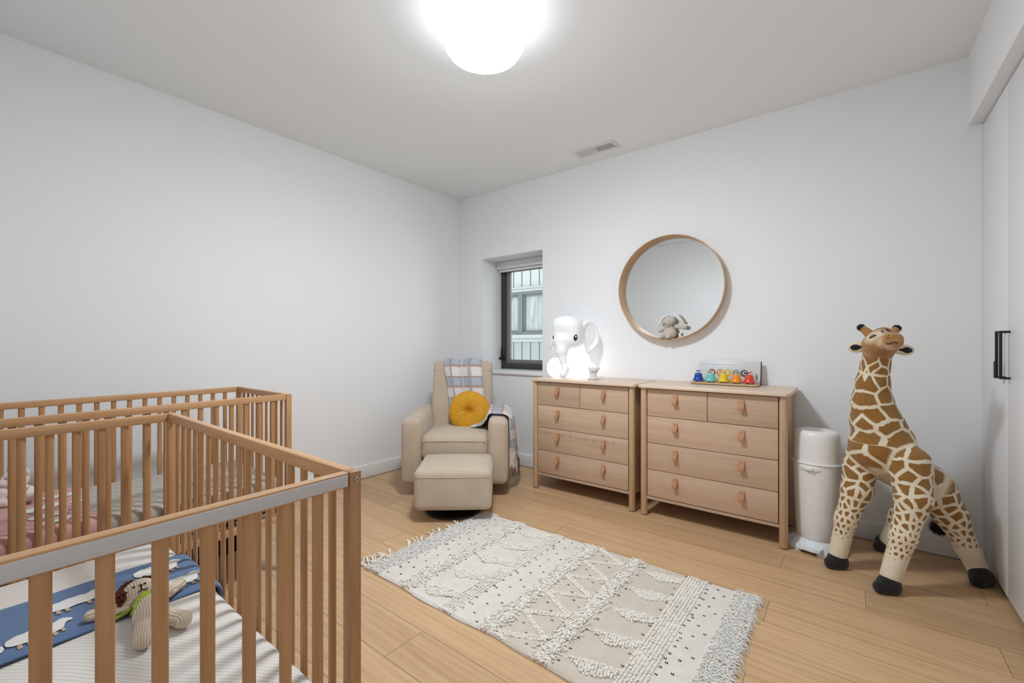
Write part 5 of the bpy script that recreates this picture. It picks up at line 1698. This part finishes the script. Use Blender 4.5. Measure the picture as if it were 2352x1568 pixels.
# ------------------------------------------------------------------ knitted lion on the near crib blanket
zl = MT1 + 0.017
def G(px, py, z): return tuple(onZ(px, py, z))
LC = onZ(335, 1400, zl)
t = root('knitted_lion', (LC.x, LC.y, zl))
tag(t, 'cream knitted lion doll with brown mane lying on the blue sheep blanket', 'soft toy')
zz = zl + 0.026
HDc = np.array(G(321, 1360, zl + 0.036))
bodyc = np.array(G(336, 1388, zl + 0.028)); hip = np.array(G(343, 1408, zl + 0.030))
prims = [('ell', tuple(HDc), (0.036, 0.038, 0.034)),
         ('cone', tuple(bodyc), 0.026, tuple(hip), 0.033),
         ('cone', G(320, 1383, zl + 0.026), 0.014, G(268, 1399, zl + 0.015), 0.014), ('cone', G(268, 1399, zl + 0.015), 0.014, G(208, 1414, zl + 0.014), 0.014),
         ('cone', G(356, 1376, zl + 0.026), 0.014, G(388, 1358, zl + 0.017), 0.014), ('cone', G(388, 1358, zl + 0.017), 0.014, G(412, 1341, zl + 0.016), 0.016),
         ('cone', G(336, 1420, zl + 0.024), 0.019, G(332, 1450, zl + 0.010), 0.020), ('cone', G(332, 1450, zl + 0.010), 0.020, G(329, 1470, zl + 0.010), 0.019),
         ('cone', G(362, 1405, zl + 0.024), 0.018, G(395, 1415, zl + 0.010), 0.018), ('cone', G(395, 1415, zl + 0.010), 0.018, G(420, 1422, zl + 0.010), 0.020)]
mbl = soft_mb(prims, 0.0026, 0.009)
Vn = np.array(mbl.v)
mbl.v = [(x, y, max(z, zl - 0.012 if x > -1.46 else zl - 0.001)) for x, y, z in mbl.v]
# rib direction: knit courses run along each limb
rib = np.zeros(len(Vn)); best = np.full(len(Vn), 1e9)
for p in prims:
    d = prim_eval(p, Vn)
    if p[0] == 'cone':
        a, b = np.array(p[1]), np.array(p[3]); ax = (b - a) / np.linalg.norm(b - a)
        s1 = np.cross(ax, [0, 0, 1.0]); s1 /= np.linalg.norm(s1)
        c = ((Vn - a) @ s1) * 2 * PI / 0.0052
    else: c = (Vn[:, 1]) * 2 * PI / 0.006
    m = d < best; best[m] = d[m]; rib[m] = c[m]
lb = make_obj('lion_body', mbl, M['lion_knit'], parent=t, root=t, attrs={'rib': rib.tolist()}, ang=180)
# mane of yarn loops around the head
r = random.Random(21); mb = MB()
upd = Vector(tuple(HDc)) - Vector(tuple(bodyc)); upd.z = 0; upd.normalize(); sd = Vector((-upd.y, upd.x, 0))
for i in range(230):
    a = rad(r.uniform(-128, 128)); el = r.uniform(-0.7, 0.55)
    dirv = (upd * math.cos(a) + sd * math.sin(a)) * math.cos(el) + Vector((0, 0, 1)) * math.sin(el)
    c = Vector(tuple(HDc)) + Vector((dirv.x * 0.036, dirv.y * 0.038, dirv.z * 0.033))
    side = dirv.cross(Vector((0, 0, 1))).normalized(); up2 = side.cross(dirv)
    q = r.uniform(0, PI); t1 = side * math.cos(q) + up2 * math.sin(q)
    rr = r.uniform(0.005, 0.0075); pts = [c + t1 * (rr * math.sin(2 * PI * j / 9)) + dirv * (rr * (1 - math.cos(2 * PI * j / 9)) * 1.1 - 0.002) for j in range(9)]
    pts = [Vector((p.x, p.y, max(p.z, zl + 0.002))) for p in pts]
    mb.tube(pts, 0.0021, 5, closed=True)
make_obj('mane', mb, M['mane_brown'], parent=t, root=t, ang=180)['kind'] = 'stuff'
# face stitched on the side that looks at the camera
from mathutils.bvhtree import BVHTree
bvh = BVHTree.FromPolygons(mbl.v, mbl.f)
def cast(px, py):
    rx, ry = ray(px); dv = Vector((rx, ry, -(py - 790) / 1000.0)).normalized()
    h = bvh.ray_cast(Vector((0, 0, CAMZ)), dv); return h[0] - dv * 0.0008 if h[0] else None
def stitch(name, pts, w, mat, par, closed=False):
    P = [cast(*p) for p in pts]; P = [p for p in P if p is not None]
    if len(P) < 2: return
    mb = MB(); mb.tube(P, w, 6, closed=closed); make_obj(name, mb, mat, parent=par, root=t)
stitch('mouth', [(324.5, 1346), (325, 1350), (325.5, 1354), (321, 1357), (317, 1360)], 0.0014, M['stitch_black'], lb)
stitch('mouth', [(325.5, 1354), (331, 1353), (336, 1353), (339, 1349)], 0.0014, M['stitch_black'], lb)
tri = [cast(*p) for p in ((317, 1343), (329, 1340), (325, 1347.5))]
if all(p is not None for p in tri):
    mb = MB(); c = sum(tri, Vector()) / 3; up_ = Vector((0, 0, CAMZ)) - c; up_.normalize()
    mb.add([p + up_ * 0.002 for p in tri] + [p - up_ * 0.002 for p in tri], [(0, 1, 2), (5, 4, 3), (0, 3, 4, 1), (1, 4, 5, 2), (2, 5, 3, 0)])
    make_obj('nose', mb, M['stitch_black'], parent=lb, root=t)
for (px, py) in ((306.5, 1348.5), (333, 1339.5)):
    p = cast(px, py)
    if p is not None:
        mb = MB(); mb.ell(p, (0.0028, 0.0028, 0.0028), 10, 6); make_obj('eye', mb, M['stitch_black'], parent=lb, root=t)
# scarf
def yarn(pts, w, mat):
    P = []
    for (px, py, l) in pts:
        p = cast(px, py)
        if p is None: p = onZ(px, py, zl + 0.004)
        dv = (Vector((0, 0, CAMZ)) - p).normalized(); P.append(p + dv * (l + w * 0.6))
    mb = MB(); mb.tube(spline(P, 4), w, 7); return mb
sm = MB()
for o in (0, 2.2):
    q = yarn([(341 + o, 1360 + o, 0.001), (331 + o, 1365 + o, 0.002), (322 + o, 1371 + o, 0.002), (313 + o, 1380 + o, 0.001), (305, 1390 + o, 0.0), (294, 1402 + o, 0), (280, 1411 + o, 0), (266, 1418 + o, 0)], 0.0034, None)
    sm.add(q.v, q.f)
q = yarn([(316, 1378, 0.003), (312, 1390, 0.002), (308, 1400, 0.002), (301, 1411, 0.0)], 0.0034, None); sm.add(q.v, q.f)
q = yarn([(338, 1358, 0.003), (330, 1362, 0.004), (325, 1370, 0.004)], 0.0036, None); sm.add(q.v, q.f)
sc_ = make_obj('scarf', sm, M['scarf_green'], parent=t, root=t, ang=180)
sp_ = MB()
q = yarn([(327, 1364, 0.0), (318, 1372, 0.0), (308, 1381, 0.0), (300, 1393, 0)], 0.004, None); sp_.add(q.v, q.f)
make_obj('scarf_edge', sp_, M['scarf_pink'], parent=sc_, root=t, ang=180)

# ------------------------------------------------------------------ pink plush in the far crib
zp = MT2 + 0.0165
PC = onZ(42, 1156, zp)
pd = (PC.x * FX + PC.y * FY)
t = root('pink_plush', (PC.x, PC.y, zp), YAW)
tag(t, 'pale pink plush bear sitting on the pink blanket in the far crib', 'soft toy')
ks = pd / 1000
def Pk(px, py, y): return ((px - 42) * ks, y, (1157 - py) * ks)
pb = make_local('plush_body', [('ell', Pk(26, 1105, 0.012), (0.047, 0.042, 0.038)), ('ell', Pk(42, 1138, 0.014), (0.058, 0.045, 0.036)), ('ell', Pk(22, 1108, -0.024), (0.024, 0.022, 0.018)),
     ('cone', Pk(20, 1127, -0.030), 0.024, Pk(19, 1144, -0.036), 0.020), ('cone', Pk(57, 1124, -0.01), 0.014, Pk(67, 1117, -0.01), 0.010), ('cone', Pk(66, 1142, 0.0), 0.020, Pk(85, 1137, 0.0), 0.013),
     ('ell', Pk(13, 1082, 0.02), (0.016, 0.010, 0.016)), ('ell', Pk(47, 1088, 0.02), (0.016, 0.010, 0.016)), ('cone', Pk(36, 1151, -0.032), 0.018, Pk(20, 1150, -0.046), 0.018)], 0.0026, 0.007, M['plush_pink'], t, 0.0003)
x, _, z = Pk(30, 1096.5, 0); disc_on(pb, 'eye', x, z, 0.004, 0.0022, M['eye_black'], pb, 0, 0.6, 0.0003)
x, _, z = Pk(14, 1098, 0); disc_on(pb, 'eye', x, z, 0.004, 0.0022, M['eye_black'], pb, 0, 0.6, 0.0003)
x, _, z = Pk(19, 1129, 0); disc_on(pb, 'paw_pad', x, z, 0.010, 0.010, M['plush_pink_dark'], pb, 0, 0.3, 0.0003)
# ------------------------------------------------------------------ plush giraffe
W = onY
def Wt(px, py, Y): return tuple(onY(px, py, Y))
t = root('plush_giraffe', (0.16, 2.98, 0))
tag(t, 'large standing plush giraffe with brown patches in the corner by the closet', 'soft toy')
LEG1 = [(Wt(2086, 1062, 2.88), .090), (Wt(2098, 1145, 2.83), .067), (Wt(2075, 1232, 2.79), .049), (Wt(2046, 1322, 2.755), .042)]   # left front (right in view)
LEG2 = [(Wt(1976, 1062, 2.95), .078), (Wt(1968, 1125, 2.92), .064), (Wt(1943, 1192, 2.90), .047), (Wt(1925, 1272, 2.885), .041)]
LEG3 = [(Wt(2140, 1120, 3.13), .098), (Wt(2182, 1182, 3.13), .066), (Wt(2222, 1258, 3.14), .047), (Wt(2250, 1314, 3.145), .043)]
LEG4 = [(Wt(2105, 1135, 3.22), .070), (Wt(2066, 1190, 3.26), .048), (Wt(2036, 1248, 3.275), .040)]
TRUNK = [(Wt(2013, 1030, 2.93), .120), (Wt(2060, 1065, 3.03), .112), (Wt(2130, 1115, 3.14), .102)]
NECK = [(Wt(2030, 1010, 2.945), .125), (Wt(2012, 968, 2.93), .105), (Wt(2003, 925, 2.915), .084), (Wt(2004, 880, 2.90), .066), (Wt(2010, 840, 2.885), .056), (Wt(2018, 805, 2.86), .056)]
HEAD = [('ell', Wt(2019, 793, 2.84), (.072, .068, .062)), ('ell', Wt(2030, 771, 2.83), (.046, .05, .044)), ('cone', Wt(2024, 788, 2.81), .056, Wt(2052, 781, 2.745), .032), ('ell', Wt(2056, 780, 2.735), (.026, .03, .029)), ('ell', Wt(2050, 790, 2.75), (.026, .032, .017))]
prims = []
for ch in (LEG1, LEG2, LEG3, LEG4, TRUNK, NECK):
    for (a, ra), (b, rb) in zip(ch[:-1], ch[1:]): prims.append(('cone', a, ra, b, rb))
prims += HEAD
nl = 3 + 3 + 3 + 2
mb = soft_mb(prims, 0.0075, 0.028)
V = np.array(mb.v)
D = np.stack([prim_eval(p, V) for p in prims], 1)
dl = D[:, :nl].min(1); dtk = D[:, nl:nl + 7].min(1); dh = D[:, nl + 7:].min(1)
near = D[:, :nl].argmin(1)
z = V[:, 2]
isleg = np.clip((dtk - dl) / 0.03 * 0.5 + 0.5, 0, 1)
# fur pattern follows each limb: distance along it and angle around it, unrolled from the far side
def unroll(chain, dens0, dens1, rref, front=None):
    P = [np.array(c[0]) for c in chain]
    best = np.full(len(V), 1e9); s_best = np.zeros(len(V)); C = np.zeros_like(V); acc = 0.0; cum = [0.0]
    for a_, b_ in zip(P[:-1], P[1:]):
        ab = b_ - a_; L2 = ab @ ab; tt = np.clip(((V - a_) @ ab) / L2, -0.6 if a_ is P[0] else 0, 1.6 if b_ is P[-1] else 1)
        c = a_ + tt[:, None] * ab; d = np.linalg.norm(V - c, axis=1); m = d < best
        best[m] = d[m]; s_best[m] = acc + tt[m] * math.sqrt(L2); C[m] = c[m]; acc += math.sqrt(L2); cum.append(acc)
    cum = np.array(cum)
    # smooth tangent
    tang = np.array([(P[min(i + 1, len(P) - 1)] - P[max(i - 1, 0)]) for i in range(len(P))]); tang /= np.linalg.norm(tang, axis=1)[:, None]
    ax = np.stack([np.interp(s_best, cum, tang[:, i]) for i in range(3)], 1); ax /= np.linalg.norm(ax, axis=1)[:, None]
    cv = np.array([0, 0, CAMZ]) - C; cv /= np.linalg.norm(cv, axis=1)[:, None]
    if front is not None: cv = np.tile(np.array(front), (len(V), 1))
    e1 = cv - (cv * ax).sum(1)[:, None] * ax; e1 /= np.linalg.norm(e1, axis=1)[:, None]
    e2 = np.cross(ax, e1); dd = V - C
    th = np.arctan2((dd * e2).sum(1), (dd * e1).sum(1))
    if front is not None: th = np.abs(th) + 0.06
    f = np.clip(s_best / acc, 0, 1)
    dens = dens0 + (dens1 - dens0) * f
    return th * rref * dens, dens0 * s_best + (dens1 - dens0) * np.clip(s_best, 0, acc) ** 2 / (2 * acc), f
SPINE = list(reversed(NECK)) + [(Wt(2016, 1060, 2.94), .12), (Wt(2014, 1120, 2.95), .12)]
BACK = [(Wt(2020, 1035, 2.95), .12), TRUNK[1], TRUNK[2], (Wt(2165, 1150, 3.20), .1)]
groups = [unroll(LEG1, 13, 44, 0.062), unroll(LEG2, 14, 44, 0.062), unroll(LEG3, 15, 42, 0.062), unroll(LEG4, 14, 40, 0.06), unroll(SPINE, 15.0, 10.5, 0.085, (-0.50, -0.866, 0.0)), unroll(BACK, 11.0, 12.0, 0.085)]
gi = np.where(dl < dtk, np.select([near < 3, near < 6, near < 9], [0, 1, 2], 3), 4)
axd = (V - np.array(Wt(2016, 1040, 2.93))) @ np.array([0.6, 0.8, 0.0])
gi = np.where((gi == 4) & (axd > 0.085), 5, gi)
seam = np.clip(1.0 - np.abs(dtk - dl) / 0.011, 0, 1)
seam = np.maximum(seam, np.where(gi >= 4, np.clip(1.0 - np.abs(axd - 0.085) / 0.011, 0, 1), 0))
pu = np.choose(gi, [g[0] for g in groups]); pv = np.choose(gi, [g[1] + 17.3 * i for i, g in enumerate(groups)])
leg = np.where(gi < 4, np.clip(np.choose(np.minimum(gi, 3), [g[2] for g in groups[:4]]) * 1.5, 0, 1), 0.0)
bare = np.clip((0.185 - z) / 0.03, 0, 1)
cz = onY(2060, 1100, 3.0).z
FN = np.cross(V[np.array(mb.f)[:, 1]] - V[np.array(mb.f)[:, 0]], V[np.array(mb.f)[:, 2]] - V[np.array(mb.f)[:, 0]])
VN = np.zeros_like(V)
for q in range(4): np.add.at(VN, np.array(mb.f)[:, q], FN)
VN /= np.linalg.norm(VN, axis=1)[:, None] + 1e-12
cen = V - np.array(Wt(2060, 1065, 3.03)); sg = 1.0 if ((VN * cen).sum(1)).mean() > 0 else -1.0
belly = np.clip((-0.62 - sg * VN[:, 2]) / 0.12, 0, 1) * (1 - isleg) * (z < 0.62)
bare = np.maximum(np.maximum(bare, belly), np.clip(seam * 1.6, 0, 1))
hb = onY(2020, 824, 2.86).z
head = np.clip((z - hb) / 0.012 + 0.5 * np.sin(V[:, 0] * 90), 0, 1)
# pale fur round the eyes and along the cheek
def blob(c, r): return np.clip(1.6 - np.linalg.norm(V - np.array(c), axis=1) / r, 0, 1)
EY = onY(2004, 772, 2.79)
pale = np.maximum(blob(tuple(onY(2003, 773, 2.785)), 0.030), blob(tuple(onY(2018, 768, 2.775)), 0.024))
pale = np.maximum(pale, 0.8 * blob(tuple(onY(2024, 786, 2.76)), 0.020))
pale = np.maximum(pale, 0.85 * blob(tuple(onY(2044, 799, 2.735)), 0.020))
body = make_obj('giraffe_body', mb, M['giraffe_plush'], parent=t, root=t, attrs={'pu': pu, 'pv': pv, 'leg': leg, 'bare': bare, 'head': head, 'pale': np.clip(pale, 0, 1)}, ang=180)
from mathutils.bvhtree import BVHTree
bvh = BVHTree.FromPolygons(mb.v, mb.f)
def gcast(px, py, lift=0.001):
    rx, ry = ray(px); dv = Vector((rx, ry, -(py - 790) / 1000.0)).normalized()
    h = bvh.ray_cast(Vector((0, 0, CAMZ)), dv)
    return (h[0] - dv * lift, h[1]) if h[0] else (None, None)
def soft(name, prims, h, k, mat, parent=None, floor=None):
    return make_obj(name, soft_mb(prims, h, k, floor), mat, parent=parent or t, root=t, ang=180)
# hooves
fw = Vector((-0.62, -0.78, 0))
for (ank, toe, hl) in ((onZ(2042, 1344, 0.03), onZ(2024, 1346, 0.03), 0.045), (onZ(1924, 1288, 0.03), onZ(1903, 1292, 0.03), 0.045), (onZ(2254, 1326, 0.03), onZ(2250, 1329, 0.03), 0.045), (onZ(2032, 1250, 0.03), onZ(2020, 1254, 0.03), 0.04)):
    a = Vector((ank.x, ank.y, 0.030)); b = Vector((toe.x, toe.y, 0.026)); d = (b - a)
    if d.length < 0.02: d = Vector((-0.02, -0.03, 0))
    b = a + d.normalized() * 0.042
    soft('hoof', [('cone', tuple(a + Vector((0, 0, 0.008))), 0.045, tuple(a), 0.045), ('cone', tuple(a), 0.044, tuple(b + d.normalized() * 0.006), 0.031)], 0.005, 0.015, M['fur_black'], None, 0.0005)
# horns with tufts
def tuft(name, c, axis, rr, ln, n, parent, seed, w=0.0016):
    r = random.Random(seed); mbx = MB(); axis = Vector(axis).normalized()
    mbx.ell(c, (rr * 0.7,) * 3, 10, 8)
    for i in range(n):
        d = Vector((r.gauss(0, 1), r.gauss(0, 1), r.gauss(0, 1))).normalized() + axis * 0.5; d.normalize()
        p = Vector(c) + d * rr * 0.4; e = p + d * ln * r.uniform(0.6, 1.1) + Vector((0, 0, -0.003))
        m_ = (p + e) / 2 + Vector((r.gauss(0, .002), r.gauss(0, .002), r.gauss(0, .002)))
        mbx.tube([p, m_, e], [w, w * 0.8, w * 0.25], 4)
    o = make_obj(name, mbx, M['fur_black'], parent=parent, root=t, ang=180); return o
for (b, e, y0, y1, sd) in (((2002, 771), (1984, 756), 2.83, 2.84, 1), ((2047, 770), (2056, 758), 2.85, 2.87, 2)):
    pb_, pe_ = onY(*b, y0), onY(*e, y1)
    h = soft('horn', [('cone', tuple(pb_), 0.024, tuple(pe_), 0.017)], 0.004, 0.01, M['ossicone'])
    tuft('horn_tuft', pe_ + (pe_ - pb_).normalized() * 0.014, (pe_ - pb_), 0.020, 0.013, 420, h, sd, 0.0011)
# ears
def ear(b, e, y0, y1, wide, sd):
    B, E_ = onY(*b, y0), onY(*e, y1); ax = (E_ - B).normalized(); L_ = (E_ - B).length
    view = Vector((B.x, B.y, B.z - CAMZ)).normalized(); up_ = ax.cross(view).normalized(); out = up_.cross(ax)
    if out.dot(view) > 0: out = -out
    R3 = np.array([[ax.x, up_.x, out.x], [ax.y, up_.y, out.y], [ax.z, up_.z, out.z]])
    c = B + ax * L_ * 0.52
    o = soft('ear', [('ell', tuple(c), (L_ * 0.56, wide, 0.012), R3), ('cone', tuple(B), 0.018, tuple(c), 0.012)], 0.0035, 0.012, M['ear_cream'])
    c2 = B + ax * L_ * 0.62 + out * 0.010
    soft('ear_lining', [('ell', tuple(c2), (L_ * 0.30, wide * 0.58, 0.006), R3), ('cone', tuple(B + ax * L_ * 0.15 + out * 0.012), 0.006, tuple(c2), 0.008)], 0.003, 0.008, M['fur_black'], o)
ear((1993, 795), (1949, 799), 2.84, 2.85, 0.028, 1)
ear((2054, 802), (2098, 805), 2.86, 2.88, 0.027, 2)
# eyes
def face(name, pts, w, mat, lift=0.0012, closed=False, par=None):
    P = [gcast(px, py, lift)[0] for px, py in pts]; P = [p for p in P if p is not None]
    if len(P) < 2: return
    mbx = MB(); mbx.tube(P, w, 6, closed=closed); return make_obj(name, mbx, mat, parent=par or body, root=t, ang=180)
def patch(name, pts, mat, lift=0.0016):
    c = (sum(p[0] for p in pts) / len(pts), sum(p[1] for p in pts) / len(pts))
    P = [gcast(px, py, lift)[0] for px, py in pts]; C0 = gcast(*c, lift + 0.0012)[0]
    if C0 is None or any(p is None for p in P): return None
    mbx = MB(); n = len(P); inn = [gcast(px, py, -0.002)[0] for px, py in pts]
    vs = [C0] + P + inn; fs = []
    for j in range(n):
        j2 = (j + 1) % n; fs.append((0, 1 + j, 1 + j2)); fs.append((1 + j, 1 + n + j, 1 + n + j2, 1 + j2))
    mbx.add(vs, fs); return make_obj(name, mbx, mat, parent=body, root=t, ang=180)
patch('eye', [(1995.5, 778), (1999, 771), (2003, 767.5), (2009, 768), (2014, 770), (2008, 773), (2002, 776)], M['eye_black'])
p, _ = gcast(2004, 771.5, 0.003)
if p:
    mbx = MB(); mbx.ell(p, (0.0045, 0.0045, 0.0045), 12, 8); make_obj('eye_glint', mbx, M['eye_white'], parent=body, root=t)
    p2, _ = gcast(2004, 771.5, 0.007); mbx = MB(); mbx.ell(p2, (0.0028, 0.0028, 0.0028), 10, 6); make_obj('pupil', mbx, M['eye_black'], parent=body, root=t)
face('mouth', [(2035.5, 789), (2041, 789.5), (2047, 788), (2053, 786), (2058, 785.5), (2063, 788)], 0.0022, M['stitch_black'])
face('nostril', [(2040.5, 771), (2042.5, 768.5)], 0.002, M['stitch_black'])
face('nostril', [(2037.5, 777), (2041, 774.5)], 0.002, M['stitch_black'])
patch('brow_mark', [(2022, 758), (2025, 758.5), (2032, 763), (2026, 763.5)], M['stitch_black'])
patch('brow_mark', [(2033, 753), (2038, 754), (2048, 761.5), (2039, 760)], M['stitch_black'])
# seam down the chest
0 and face('chest_seam', [(2002, 880), (1994, 920), (1991, 960), (1993, 1000), (1998, 1040), (2006, 1075)], 0.0009, M['ear_cream'], 0.0002)
# tail
tb, tm, te = onY(2118, 1150, 3.28), onY(2140, 1180, 3.30), onY(2152, 1200, 3.30)
soft('tail', [('cone', tuple(tb), 0.016, tuple(tm), 0.012), ('cone', tuple(tm), 0.012, tuple(te), 0.010)], 0.004, 0.01, M['ear_cream'])
tuft('tail_tuft', onY(2156, 1209, 3.30), (0.2, 0, -1), 0.034, 0.034, 520, t, 8, 0.0017)
